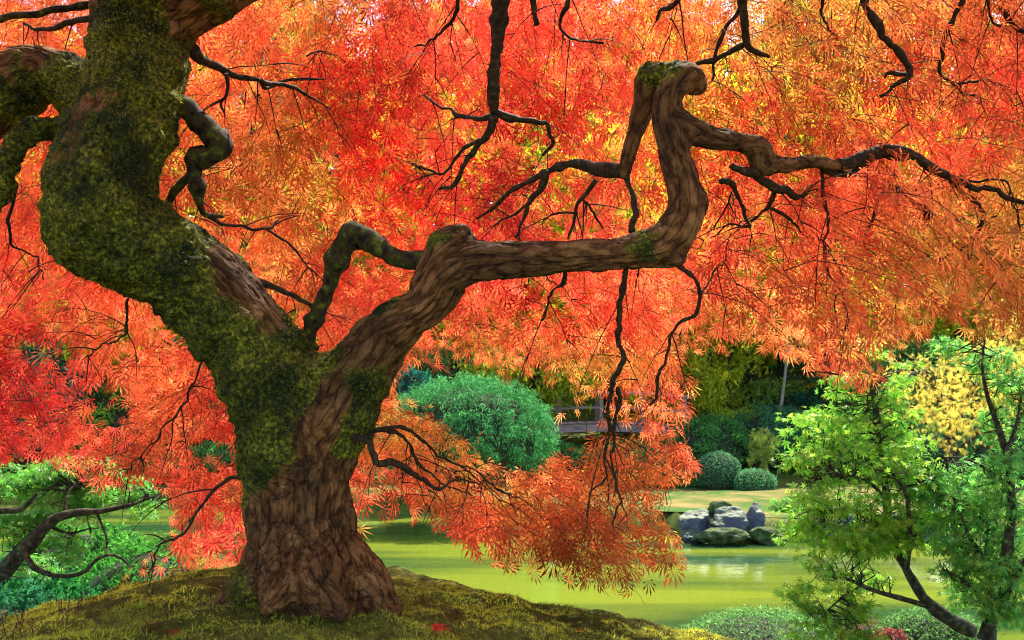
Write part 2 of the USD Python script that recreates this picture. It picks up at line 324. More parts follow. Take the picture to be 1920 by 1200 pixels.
def leaves(P, A, N, S, C, tmpl, droop=0.25, seed=1):
    """One leaf per row: base P, axis A, normal N, size S, colour C. Returns V (n, k, 3), faces of one, colours (n, k, 3)."""
    g = np.random.default_rng(seed)
    T, Fc = tmpl
    n, k = len(P), len(T)
    A = unit(A); N = unit(N - A * (N * A).sum(1, keepdims=True)); B = np.cross(N, A)
    r2 = (T[:, 0]**2 + T[:, 1]**2)
    d = droop * g.uniform(0.2, 1.6, (n, 1))
    fold = g.uniform(0.5, 1.0, (n, 1))
    x = T[None, :, 0] * g.uniform(0.88, 1.1, (n, 1)); y = T[None, :, 1] * fold; z = T[None, :, 2] - d * r2[None] + (1 - fold) * np.abs(T[None, :, 1]) * 0.7
    V = P[:, None] + S[:, None, None] * (x[..., None] * A[:, None] + y[..., None] * B[:, None] + z[..., None] * N[:, None])
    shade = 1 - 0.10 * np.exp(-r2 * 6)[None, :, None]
    return V, Fc, np.clip(C[:, None] * shade, 0, 0.95)


def flat(V, Fc, C):
    n, k, _ = V.shape
    f = (Fc[None] + (np.arange(n) * k)[:, None, None]).reshape(-1, 3)
    return V.reshape(-1, 3), f, C.reshape(-1, 3)


def occluded_ok(px, py):
    return (px > 10) & (px < 1910) & (py > 10) & (py < 1190)


def add_foliage(owner, V, Fc, C, mat, singles=0, name='foliage', want=None):
    """The `singles` leaves that show largest become parts of their own, the rest one stuff part."""
    n = len(V); keep = np.ones(n, bool)
    if singles:
        px, py, D = proj(V.mean(1))
        score = np.where(occluded_ok(px, py) & (D > 0.4), np.linalg.norm(V.max(1) - V.min(1), axis=1) / np.maximum(D, 0.4), 0)
        if want is not None:
            score = score * want
        idx = np.argsort(-score)[:singles]
        for i in idx:
            part(owner, 'leaf', (V[i], Fc), mat, prim={'col': C[i]})
        keep[idx] = False
    v, f, c = flat(V[keep], Fc, C[keep])
    return part(owner, name, (v, f), mat, kind='stuff', prim={'col': c})


def rand_dir(g, n):
    return unit(g.normal(size=(n, 3)))


def sphere_pts(g, n, up=-1.0):
    d = rand_dir(g, n * 3); d = d[d[:, 2] > up][:n]
    return d


def vary(g, n, cols, spread=0.18, weights=None):
    cols = np.asarray(cols, float)
    w = g.dirichlet(np.full(len(cols), 0.35), n) if weights is None else weights
    return np.clip((w @ cols) * g.uniform(1 - spread, 1 + spread, (n, 1)), 0.003, 0.95)


# ---------------------------------------------------------------- the maple: trunk and great limbs as one skin
CH = {}                                        # chains: (px, py, depth, radius in px)
CH['trunk'] = [(585, 1190, 2.80, 140), (582, 1140, 2.80, 128), (573, 1090, 2.80, 112), (564, 1040, 2.80, 103), (560, 980, 2.80, 97), (560, 900, 2.80, 97), (556, 840, 2.80, 97), (548, 790, 2.79, 94)]
CH['left'] = [(548, 800, 2.79, 92), (512, 715, 2.77, 92), (455, 625, 2.75, 84), (385, 540, 2.72, 84), (295, 478, 2.68, 85), (205, 432, 2.64, 100), (187, 372, 2.63, 98), (202, 305, 2.66, 93), (234, 230, 2.70, 86), (254, 150, 2.74, 87), (264, 80, 2.77, 89), (272, 0, 2.79, 93), (280, -90, 2.8, 96), (300, -210, 2.82, 84), (340, -330, 2.85, 66)]
CH['top_right'] = [(285, 20, 2.78, 80), (345, 5, 2.77, 64), (420, -40, 2.76, 58), (540, -95, 2.72, 52), (700, -150, 2.68, 46), (950, -170, 2.66, 38), (1300, -150, 2.68, 32), (1600, -120, 2.72, 24), (1850, -60, 2.76, 16)]
CH['left_stub'] = [(190, 200, 2.78, 50), (150, 172, 2.84, 47), (100, 140, 2.88, 50), (45, 150, 2.88, 62), (-10, 190, 2.86, 58), (-90, 260, 2.82, 50)]
CH['left_curl'] = [(160, 240, 2.74, 24), (110, 240, 2.70, 20), (60, 246, 2.66, 21), (25, 275, 2.64, 22), (8, 320, 2.64, 20), (-8, 370, 2.64, 18), (-30, 430, 2.64, 14)]
CH['right'] = [(585, 830, 2.79, 84), (640, 760, 2.78, 74), (672, 700, 2.77, 66), (735, 622, 2.75, 50), (808, 566, 2.73, 44), (842, 518, 2.71, 43), (885, 492, 2.69, 39), (1000, 486, 2.66, 32), (1100, 479, 2.63, 32), (1190, 472, 2.61, 35), (1250, 454, 2.60, 42), (1284, 400, 2.60, 36), (1281, 340, 2.61, 32), (1258, 275, 2.62, 28), (1247, 225, 2.63, 25), (1256, 175, 2.64, 26), (1282, 147, 2.66, 27), (1302, 152, 2.68, 26), (1310, 166, 2.68, 21)]
CH['second'] = [(1268, 140, 2.68, 20), (1215, 142, 2.72, 21), (1206, 195, 2.73, 22), (1190, 250, 2.74, 18), (1176, 300, 2.75, 16), (1168, 330, 2.75, 15)]
CH['knob_limb'] = [(800, 520, 2.73, 26), (835, 462, 2.74, 34), (866, 440, 2.73, 26)]
CH['right_out'] = [(1272, 232, 2.63, 25), (1330, 257, 2.66, 25), (1388, 268, 2.69, 20), (1424, 276, 2.70, 24), (1430, 304, 2.71, 25), (1470, 310, 2.735, 16), (1530, 303, 2.78, 14), (1575, 312, 2.82, 13), (1625, 293, 2.86, 11)]
CH['root_a'] = [(540, 1040, 2.76, 70), (490, 1085, 2.72, 46), (440, 1118, 2.70, 30), (400, 1150, 2.68, 12)]
CH['root_b'] = [(620, 1040, 2.78, 66), (670, 1080, 2.75, 52), (708, 1112, 2.72, 38), (735, 1150, 2.69, 22)]
CH['root_c'] = [(600, 1060, 2.72, 60), (610, 1110, 2.62, 44), (640, 1150, 2.56, 20)]
CH['root_d'] = [(540, 1060, 2.72, 60), (525, 1105, 2.62, 40), (500, 1140, 2.56, 18)]
CH['burl_a'] = [(500, 845, 2.72, 40), (520, 855, 2.70, 38)]
CH['burl_b'] = [(655, 960, 2.76, 16), (657, 975, 2.76, 16)]
CH['burl_c'] = [(1312, 382, 2.60, 18), (1318, 372, 2.60, 10)]
CH['burl_d'] = [(600, 790, 2.72, 30), (612, 810, 2.71, 24)]
CH['burl_e'] = [(1262, 480, 2.59, 26), (1272, 488, 2.58, 16)]

chains = {}
for k, pts in CH.items():
    p = np.array(pts, float)
    chains[k] = spline(np.hstack([W(p[:, 0], p[:, 1], p[:, 2]), (p[:, 3] * p[:, 2] / F)[:, None]]), 0.008)

CS, CT, CA, CB, CR, CL = [], [], [], [], [], []
for i, (k, s) in enumerate(chains.items()):
    t, a, b = frames(s[:, :3])
    L = np.concatenate([[0], np.cumsum(np.linalg.norm(np.diff(s[:, :3], axis=0), axis=1))])
    CS.append(s[:, :3]); CT.append(t); CA.append(a); CB.append(b); CR.append(s[:, 3]); CL.append(L + 7.3 * i)
CS, CT, CA, CB, CR, CL = map(np.concatenate, (CS, CT, CA, CB, CR, CL))


def surface_nets(f, lo, h):
    s = f < 0
    core = [s[a:s.shape[0] - 1 + a, b:s.shape[1] - 1 + b, c:s.shape[2] - 1 + c] for a in (0, 1) for b in (0, 1) for c in (0, 1)]
    tot = sum(x.astype(np.int8) for x in core)
    act = np.argwhere((tot > 0) & (tot < 8))
    idx = -np.ones(tot.shape, np.int64); idx[tuple(act.T)] = np.arange(len(act))
    acc = np.zeros((len(act), 3)); cnt = np.zeros(len(act))
    corners = [np.array(c) for c in np.ndindex(2, 2, 2)]
    for u in range(8):
        for v in range(u + 1, 8):
            d = corners[v] - corners[u]
            if np.abs(d).sum() != 1:
                continue
            fu = f[tuple((act + corners[u]).T)]; fv = f[tuple((act + corners[v]).T)]
            x = (fu < 0) != (fv < 0)
            t = np.where(x, fu / np.where(x, fu - fv, 1), 0)
            acc += np.where(x[:, None], corners[u] + t[:, None] * d, 0); cnt += x
    V = lo + h * (act + acc / cnt[:, None])
    faces = []
    for ax in range(3):
        a, b = [x for x in range(3) if x != ax]
        n = np.array(s.shape)
        sl0 = [slice(1, n[i] - 1) for i in range(3)]; sl1 = list(sl0)
        sl0[ax] = slice(0, n[ax] - 1); sl1[ax] = slice(1, n[ax])
        d0, d1 = s[tuple(sl0)], s[tuple(sl1)]
        e = np.argwhere(d0 != d1); flip = d1[tuple(e.T)]
        base = e.copy(); base[:, a] += 1; base[:, b] += 1
        ea = np.eye(3, dtype=int)[a]; eb = np.eye(3, dtype=int)[b]
        q = np.stack([idx[tuple((base - o).T)] for o in (ea + eb, eb, 0 * ea, ea)], 1)
        if ax == 1:
            flip = ~flip
        q[flip] = q[flip][:, ::-1]
        faces.append(q)
    q = np.vstack(faces); q = q[(q >= 0).all(1)]
    return V, np.vstack([q[:, [0, 1, 2]], q[:, [0, 2, 3]]])


h = 0.0122
lo = CS.min(0) - 0.30; hi = CS.max(0) + 0.30
lo[2] = max(lo[2], 1.72)
lo[0] = max(lo[0], -1.75)
dims = np.ceil((hi - lo) / h).astype(int)
field = np.full(dims, 1.0, np.float32)
for k, s in chains.items():
    pad = s[:, 3].max() + 0.09
    a = np.clip(((s[:, :3].min(0) - pad - lo) / h).astype(int), 0, dims); b = np.clip(((s[:, :3].max(0) + pad - lo) / h).astype(int) + 1, 0, dims)
    if (b - a).min() < 2:
        continue
    sub = tuple(slice(x, y) for x, y in zip(a, b))
    G = np.stack(np.meshgrid(*[lo[i] + h * np.arange(a[i], b[i]) for i in range(3)], indexing='ij'), -1).reshape(-1, 3)
    tree = cKDTree(s[::2, :3])
    d, j = tree.query(G, distance_upper_bound=pad)
    ok = np.isfinite(d)
    val = np.ones(len(G), np.float32); val[ok] = d[ok] - s[::2, 3][j[ok]]
    val = val.reshape([b[i] - a[i] for i in range(3)])
    old = field[sub]; kk = 0.03 if k.startswith('burl') else 0.05
    t = np.clip(0.5 + 0.5 * (old - val) / kk, 0, 1)
    sm = old * (1 - t) + val * t - kk * t * (1 - t)
    field[sub] = sm
tv, tf = surface_nets(field, lo, h)
tm = trimesh.Trimesh(tv, tf, process=False)
if tm.volume < 0:
    tm.invert()
comp = trimesh.graph.connected_component_labels(tm.face_adjacency, node_count=len(tm.faces))
tm.update_faces(comp == np.bincount(comp).argmax()); tm.remove_unreferenced_vertices()
_e = tm.edges_unique
for _ in range(3):
    acc = np.zeros_like(tm.vertices); cnt = np.zeros(len(acc))
    for a_i, b_i in ((0, 1), (1, 0)):
        np.add.at(acc, _e[:, a_i], tm.vertices[_e[:, b_i]]); np.add.at(cnt, _e[:, a_i], 1)
    tm.vertices = 0.4 * tm.vertices + 0.6 * acc / np.maximum(cnt, 1)[:, None]
tv, tf = trimesh.remesh.subdivide(tm.vertices, tm.faces)
tv = np.array(tv); tf = np.array(tf)
tree_c = cKDTree(CS)


def limb_coords(v):
    d, j = tree_c.query(v, k=6)
    best = np.argmin(d - CR[j], axis=1); jj = j[np.arange(len(v)), best]
    o = v - CS[jj]
    return np.stack([(o * CA[jj]).sum(1), (o * CB[jj]).sum(1), CL[jj] + (o * CT[jj]).sum(1)], 1), jj


def vnormals(v, f):
    return meshkit.arrays((v, f), True)[2]


barkuv, jn = limb_coords(tv)
# bark furrows run along each limb; where limbs meet they blend
NCH = len(chains); starts = np.cumsum([0] + [len(x) for x in chains.values()])
best_e = np.full(len(tv), 9.0); sumw = np.zeros(len(tv)); fis = np.zeros(len(tv)); mid = np.zeros(len(tv))
for i in range(NCH):
    a_, b_ = starts[i], starts[i + 1]
    tr_ = cKDTree(CS[a_:b_]); d, j = tr_.query(tv, distance_upper_bound=CR[a_:b_].max() + 0.07)
    k_ = np.where(np.isfinite(d))[0]; j = j[k_] + a_
    e = d[k_] - CR[j]
    o = tv[k_] - CS[j]
    bk = np.stack([(o * CA[j]).sum(1), (o * CB[j]).sum(1), CL[j] + (o * CT[j]).sum(1)], 1)
    warp = np.stack([meshkit.noise(bk * [14, 14, 9], 3 + q_) for q_ in range(2)] + [np.zeros(len(bk))], 1)
    f1 = meshkit.fbm(bk * [44, 44, 13] + 1.3 * warp, 3, 41); f2 = meshkit.fbm(bk * [11, 11, 4] + 5, 3, 42)
    w = np.exp(-np.clip(e, -0.02, 1) / 0.012) + 1e-9
    fis[k_] += w * f1; mid[k_] += w * f2; sumw[k_] += w
fis /= np.maximum(sumw, 1e-9); mid /= np.maximum(sumw, 1e-9)
tn = vnormals(tv, tf)
# where moss grows: places on the tree (point, reach, amount)
MOSSY = [(430, 1110, 2.7, .10, .6), (560, 1150, 2.62, .12, .55), (720, 1140, 2.7, .08, .6), (470, 1060, 2.74, .04, .2), (130, 440, 2.6, .30, .9), (250, 420, 2.6, .22, .8), (320, 520, 2.6, .2, .6), (250, 120, 2.7, .28, .5), (200, 60, 2.7, .15, .6), (300, 250, 2.65, .2, .6), (540, 720, 2.7, .24, .95), (470, 690, 2.7, .22, .9), (500, 840, 2.7, .1, .9),
         (370, 620, 2.7, .18, .6), (100, 200, 2.8, .22, .8), (60, 245, 2.66, .16, .9), (710, 740, 2.72, .09, .8), (720, 585, 2.72, .05, .7), (830, 455, 2.72, .06, .6), (1230, 128, 2.68, .08, .9), (440, 430, 2.68, .1, .5), (470, 900, 2.75, .07, .6), (640, 830, 2.72, .06, .6),
         (1250, 500, 2.58, .08, .3), (470, 1000, 2.78, .07, .4), (380, -40, 2.75, .3, .5)]
BARE = [(175, 290, 2.58, .11, .9), (205, 210, 2.62, .09, .6), (425, 475, 2.64, .10, 0.9), (470, 530, 2.66, .10, 1.0), (510, 610, 2.68, .08, .8), (370, 420, 2.62, .06, .5), (150, 330, 2.6, .06, .5), (590, 790, 2.66, .09, 1.0), (620, 740, 2.68, .05, .8), (560, 960, 2.66, .16, .8), (100, 115, 2.84, .07, .8), (345, 60, 2.72, .05, .5), (640, 690, 2.7, .08, .8)]
moss = np.full(len(tv), -0.06)
for px, py, D, rad, amt in MOSSY:
    moss += amt * np.exp(-((tv - W(px, py, D))**2).sum(1) / (2 * (0.75 * rad)**2))
for px, py, D, rad, amt in BARE:
    moss -= amt * np.exp(-((tv - W(px, py, D))**2).sum(1) / (2 * (0.75 * rad)**2))
moss += 0.10 * np.clip(tn[:, 2], -0.3, 1)
moss += (meshkit.fbm(tv * 9, 5, 31) - 0.5) * 1.8 + (meshkit.fbm(tv * 3, 2, 32) - 0.5) * 0.7
moss = np.clip(moss, 0, 1)
tone_b = np.clip(np.abs(fis - 0.5) * 5.5, 0, 0.75)
fis = np.abs(fis - 0.5) * 2
lump = 0.6 * (meshkit.fbm(tv * 5, 3, 43) - 0.5) + 0.6 * (meshkit.fbm(tv * 13, 3, 47) - 0.5)
fine = meshkit.fbm(tv * 55, 3, 44) - 0.5
wgt = np.clip(CR[jn] / 0.07, 0.3, 1.0)
disp = wgt * ((0.008 * np.minimum(fis, 0.2) / 0.2 - 0.006) * (1 - 0.6 * moss) + 0.042 * lump) + moss * (0.003 + 0.022 * fine + 0.05 * np.clip(meshkit.fbm(tv * 19, 2, 46) - 0.47, 0, 0.3))
tv2 = tv + tn * disp[:, None]
maple = thing('maple_tree', 'gnarled Japanese maple with red and orange lacy leaves on the mossy mound', 'tree', W(570, 1130, 2.8))
one = np.ones(3)
part(maple, 'trunk', (tv2, tf), M_bark, smooth=True, label='twisted mossy trunk with two great limbs', prim={'bark': np.stack([tone_b, mid, 0.5 + 0.5 * lump], 1), 'barkuv': barkuv, 'moss': moss[:, None] * one})

# moss fuzz on the trunk
tn2 = vnormals(tv2, tf)
area = np.linalg.norm(np.cross(tv2[tf[:, 1]] - tv2[tf[:, 0]], tv2[tf[:, 2]] - tv2[tf[:, 0]]), axis=1)
pxf, pyf, Df = proj(tv2[tf[:, 0]])
prob = area * np.clip(moss[tf].mean(1) - 0.32, 0, 0.5) * ((pyf > -150) & (pxf > -80))
sel = rng.choice(len(tf), 42000, p=prob / prob.sum())
bw = rng.dirichlet((1, 1, 1), len(sel))
mp = (tv2[tf[sel]] * bw[..., None]).sum(1); mn = unit((tn2[tf[sel]] * bw[..., None]).sum(1))
ma = unit(mn + 0.75 * rng.normal(size=mp.shape) * 0.7 + np.array([0, 0, -0.25]))
tone = np.clip((meshkit.fbm(mp * 7, 3, 51)[:, None] - 0.5) * 2.2 + 0.45, 0, 1)
mc = np.clip((np.array([0.024, 0.034, 0.005]) * (1 - tone) + np.array([0.38, 0.39, 0.025]) * tone) * rng.uniform(0.6, 1.5, (len(sel), 1)), 0, 1)
V, Fc, C = leaves(mp - mn * 0.002, ma, rand_dir(rng, len(sel)), rng.uniform(0.005, 0.014, len(sel)), mc, (NEEDLE[0] * [1, 1.6, 1], NEEDLE[1]), 0.2, 3)
v_, f_, c_ = flat(V, Fc, C); part(maple, 'moss', (v_, f_), M_mossblade, kind='stuff', prim={'col': c_})

# ---------------------------------------------------------------- the maple's branches, each a part
BR = []                                        # (points (px, py, depth, radius px), mossy)


def br(pts, d0, d1, r0, r1, mossy=False):
    n = len(pts)
    BR.append(([(x, y, d0 + (d1 - d0) * i / (n - 1), r0 + (r1 - r0) * i / (n - 1)) for i, (x, y) in enumerate(pts)], mossy))


br([(175, 8), (120, 16), (60, 24), (0, 30), (-60, 40)], 2.85, 2.9, 12, 8, True)
br([(170, 34), (120, 44), (70, 52), (40, 44)], 2.85, 2.95, 8, 4)
BR.append(([(330, 185, 2.76, 22), (362, 215, 2.78, 25), (395, 248, 2.78, 25), (412, 272, 2.77, 25), (400, 292, 2.76, 20), (375, 296, 2.75, 22), (362, 300, 2.75, 16), (368, 345, 2.76, 14), (374, 380, 2.78, 12), (384, 402, 2.8, 9), (418, 406, 2.85, 4)], True))
br([(370, 305), (348, 335), (328, 365), (312, 385)], 2.76, 2.8, 14, 9, True)
br([(325, 225), (322, 260), (312, 280)], 2.82, 2.84, 8, 5)
br([(385, 400), (405, 418), (440, 427), (500, 428), (522, 418)], 2.8, 3.0, 6, 3)
br([(498, 428), (530, 450), (560, 478), (580, 510), (592, 528)], 3.0, 3.1, 4, 1.5)
br([(362, 92), (378, 112), (410, 126), (440, 142), (485, 150), (500, 165), (540, 150), (612, 148)], 2.8, 3.2, 15, 2)
br([(490, 152), (520, 158), (560, 165), (590, 185), (622, 205)], 2.95, 3.2, 7, 2)
br([(424, 138), (427, 165), (413, 190), (416, 215)], 2.85, 2.95, 6, 3)
br([(575, 105), (590, 98), (620, 98), (645, 108)], 3.2, 3.3, 3, 1.5)
br([(470, 525), (510, 536), (545, 552), (585, 580), (605, 585)], 2.78, 2.86, 10, 5)
BR.append(([(845, 462, 2.74, 24), (815, 480, 2.75, 20), (780, 488, 2.76, 17), (740, 484, 2.77, 19), (705, 462, 2.78, 20), (672, 440, 2.79, 25), (648, 455, 2.79, 24), (628, 500, 2.8, 19), (610, 555, 2.81, 16), (588, 605, 2.82, 16), (577, 640, 2.83, 15), (597, 655, 2.84, 7)], True))
br([(1168, 318), (1120, 318), (1075, 306), (1040, 316), (1000, 336), (955, 360), (925, 390), (894, 410)], 2.75, 3.0, 16, 3)
br([(1022, 320), (1015, 350), (992, 378), (975, 415), (970, 448)], 2.84, 2.95, 11, 4)
br([(985, 385), (955, 405), (935, 420)], 2.9, 3.0, 4, 2)
br([(1118, 338), (1095, 370), (1080, 400), (1066, 442)], 2.8, 2.9, 8, 3)
br([(1093, 373), (1108, 392), (1125, 425)], 2.83, 2.95, 6, 2)
br([(1082, 400), (1050, 400), (1020, 408)], 2.88, 3.0, 4, 1.5)
br([(1172, 325), (1184, 360), (1185, 400), (1187, 440)], 2.75, 2.7, 11, 7)
BR.append(([(1570, 311, 2.815, 14), (1598, 304, 2.84, 13.5), (1625, 292, 2.86, 13.2), (1680, 284, 2.9, 13), (1730, 300, 2.94, 12), (1775, 330, 2.98, 11), (1830, 350, 3.02, 8), (1890, 374, 3.06, 6), (1960, 392, 3.1, 4)], False))
br([(1525, 304), (1560, 322), (1600, 322), (1640, 298), (1700, 296), (1745, 312)], 2.79, 2.96, 10, 8)
br([(1420, 322), (1392, 320), (1370, 308)], 2.71, 2.7, 14, 8)
br([(1424, 312), (1424, 334), (1442, 346), (1460, 360), (1490, 366), (1502, 358), (1520, 345)], 2.7, 2.85, 14, 6)
br([(1452, 360), (1440, 385), (1425, 402), (1408, 420)], 2.8, 2.9, 7, 3)
br([(1352, 340), (1378, 348), (1388, 375), (1396, 402), (1405, 426)], 2.72, 2.85, 8, 4)
br([(1442, 390), (1480, 408), (1515, 440), (1550, 448)], 2.85, 3.0, 5, 2)
br([(1372, 360), (1355, 400), (1340, 430)], 2.8, 2.9, 3, 1.5)
br([(1405, 425), (1370, 425), (1335, 445)], 2.85, 2.95, 3, 1.5)
br([(1540, 318), (1546, 370), (1554, 420), (1546, 470), (1550, 510), (1580, 550), (1590, 600)], 2.82, 3.0, 5, 2)
br([(1660, 345), (1645, 390), (1635, 420), (1622, 450), (1650, 480)], 3.0, 3.1, 5, 2.5)
br([(1778, 332), (1810, 365), (1842, 398), (1838, 430), (1808, 465), (1765, 490), (1700, 480)], 2.98, 3.2, 7, 2)
br([(1840, 420), (1825, 460), (1812, 495)], 3.1, 3.2, 4, 2)
br([(1790, 335), (1830, 352), (1856, 366)], 2.98, 3.05, 6, 5)
br([(1800, 336), (1840, 340), (1880, 340), (1895, 375), (1920, 430)], 3.0, 3.1, 4, 2)
br([(1670, 350), (1710, 375), (1745, 410)], 3.02, 3.1, 8, 10)
br([(942, -170), (940, -60), (936, 20), (932, 90), (926, 150), (926, 212)], 2.66, 2.8, 22, 11)
br([(926, 210), (955, 218), (985, 222), (1018, 230), (1028, 255), (1032, 275), (1018, 292)], 2.8, 2.95, 11, 4)
br([(930, 215), (890, 224), (852, 216), (820, 200), (790, 183)], 2.8, 3.0, 8, 2)
br([(928, 214), (916, 250), (895, 272), (872, 305), (855, 345), (826, 354)], 2.8, 2.95, 11, 3)
br([(900, 262), (870, 275), (848, 300), (824, 326), (795, 312), (768, 300)], 2.85, 3.0, 6, 2)
br([(985, -160), (990, -60), (998, 0), (1003, 42)], 2.66, 2.75, 14, 7)
br([(1070, -150), (1072, -50), (1066, 10), (1052, 55), (1090, 75), (1130, 80)], 2.67, 2.95, 10, 2)
br([(890, -160), (870, -40), (845, 40), (815, 72), (778, 84)], 2.66, 3.0, 9, 2)
br([(1390, -140), (1388, -40), (1395, 30), (1402, 85), (1420, 98), (1442, 106)], 2.69, 2.85, 16, 5)
br([(1400, 80), (1372, 100), (1340, 112), (1306, 120)], 2.8, 2.85, 8, 6)
br([(1388, 12), (1362, 50), (1345, 90), (1336, 150)], 2.76, 2.85, 7, 4)
br([(1300, -150), (1275, -10), (1248, 18), (1238, 42)], 2.68, 2.85, 8, 4)
br([(1600, -120), (1618, -20), (1642, 45), (1668, 90), (1695, 118), (1712, 140), (1690, 158), (1672, 168), (1650, 186)], 2.72, 2.85, 14, 4)
br([(1712, 140), (1668, 140), (1655, 150)], 2.8, 2.9, 7, 3)
br([(1830, -70), (1800, 10), (1776, 60), (1768, 125), (1790, 155), (1820, 180), (1842, 204)], 2.76, 3.0, 8, 2)
br([(1795, 158), (1845, 150), (1890, 158)], 2.85, 2.95, 4, 2)
br([(1850, -60), (1875, 0), (1900, 45), (1925, 70)], 2.76, 2.8, 8, 6)
br([(1845, -60), (1855, 20), (1885, 60)], 2.76, 2.9, 5, 3)
br([(1560, -120), (1540, 30), (1570, 70)], 2.72, 3.0, 5, 2)
br([(1272, 498), (1300, 520), (1315, 555), (1302, 586), (1276, 605), (1252, 650), (1240, 700), (1218, 760)], 2.58, 2.95, 8, 3)
br([(1174, 505), (1168, 545), (1160, 580), (1160, 630), (1170, 680), (1152, 715), (1150, 735)], 2.62, 2.85, 8, 7)
br([(1150, 732), (1140, 770), (1142, 810), (1134, 855), (1135, 892), (1105, 925)], 2.85, 3.0, 6, 2)
br([(1158, 728), (1164, 750), (1152, 800), (1150, 860), (1156, 940), (1154, 985)], 2.85, 3.05, 6, 2)
br([(1310, 560), (1345, 500), (1360, 490)], 2.7, 2.9, 3, 1.5)
br([(1060, 510), (1055, 535), (1030, 560), (1022, 600)], 2.65, 2.9, 5, 2)
BR.append(([(645, 812, 2.72, 13), (672, 822, 2.7, 12), (692, 824, 2.7, 10), (700, 850, 2.7, 10), (706, 872, 2.7, 11), (738, 866, 2.74, 10), (775, 890, 2.8, 8), (812, 916, 2.88, 5), (850, 905, 2.96, 3), (900, 910, 3.05, 2)], False))
br([(680, 824), (708, 806), (738, 812), (765, 838), (790, 868), (830, 900), (880, 930)], 2.7, 3.1, 9, 2)
br([(708, 806), (750, 802), (790, 826), (840, 862), (900, 890), (950, 930)], 2.72, 3.2, 6, 2)
br([(465, 902), (435, 896), (405, 915), (372, 950), (350, 992), (310, 1022), (290, 1050), (278, 1082)], 2.78, 2.95, 6, 2.5)
br([(380, 672), (362, 720), (340, 765), (290, 820), (240, 880)], 2.78, 3.3, 4, 1.5)
br([(30, 350), (20, 450), (60, 480), (80, 520)], 2.7, 3.2, 5, 1.5)
br([(240, 560), (235, 620), (190, 650), (150, 670)], 2.7, 3.2, 4, 1.5)
curves_all = []
for i, (pts, mossy) in enumerate(BR):
    p = np.array(pts, float)
    s = spline(np.hstack([W(p[:, 0], p[:, 1], p[:, 2]), (np.maximum(p[:, 3] * np.where(p[:, 3] < 13, 0.68, 0.9), 0.9) * p[:, 2] / F)[:, None]]), 0.012)
    if s[:, 3].max() < 0.02:
        wob = np.stack([meshkit.noise(s[:, :3] * 16, 60 + k) - 0.5 + 0.5 * (meshkit.noise(s[:, :3] * 42, 66 + k) - 0.5) for k in range(3)], 1)
        s[1:, :3] += 0.030 * wob[1:] * np.linspace(0, 1, len(s))[1:, None]**0.5
    rr = s[:, 3]
    knob = 1 + 0.7 * np.maximum(meshkit.noise(s[:, :3] * 30, 77) - 0.62, 0) * 2 + 0.2 * (meshkit.noise(s[:, :3] * 60, 78) - 0.5)
    part(maple, 'branch', tube(s[:, :3], rr * knob, 12 if rr.max() > 0.014 else 6, 0.4 if mossy else 0.5, i), M_branch_moss if mossy else M_branch, smooth=True)
    curves_all.append(s)
g = np.random.default_rng(17); tw0 = []
for s in curves_all:
    if len(s) < 12:
        continue
    L_ = len(s) * 0.012
    for _ in range(int(2 + 9 * L_)):
        k_ = g.integers(int(len(s) * 0.25), len(s))
        if s[k_, 3] > 0.016:
            continue
        t_ = unit(s[min(k_ + 1, len(s) - 1), :3] - s[max(k_ - 1, 0), :3])
        d_ = unit(t_ * 0.7 + 0.75 * g.normal(size=3) * [1, 0.8, 1] + [0, 0.25, -0.35])
        ln_ = g.uniform(0.06, 0.26); q_ = np.linspace(0, 1, 6)[:, None]
        c_ = s[k_, :3] + ln_ * q_ * d_ + np.array([0, 0, -0.3]) * ln_ * q_**2
        c_ = c_ + 0.012 * (np.stack([meshkit.noise(c_ * 30, 90 + z_) for z_ in range(3)], 1) - 0.5) * q_ * 2
        tw0.append(c_)
        if g.random() < 0.7:
            d2_ = unit(d_ + 0.8 * g.normal(size=3)); c2_ = c_[3] + 0.55 * ln_ * q_ * d2_ + np.array([0, 0, -0.2]) * ln_ * q_**2
            tw0.append(c2_)
tv_, tf_ = many_tubes(np.array(tw0), g.uniform(0.0014, 0.0028, len(tw0)), np.full(len(tw0), 0.0006), 4)
part(maple, 'twigs', (tv_, tf_), M_branch, kind='stuff')

# ---------------------------------------------------------------- the maple's leaves
def inside(px, py, poly):
    poly = np.asarray(poly, float); r = np.zeros(np.shape(px), bool)
    for (x0, y0), (x1, y1) in zip(poly, np.roll(poly, -1, 0)):
        c = ((y0 > py) != (y1 > py)) & (px < (x1 - x0) * (py - y0) / (y1 - y0 + 1e-9) + x0)
        r ^= c
    return r


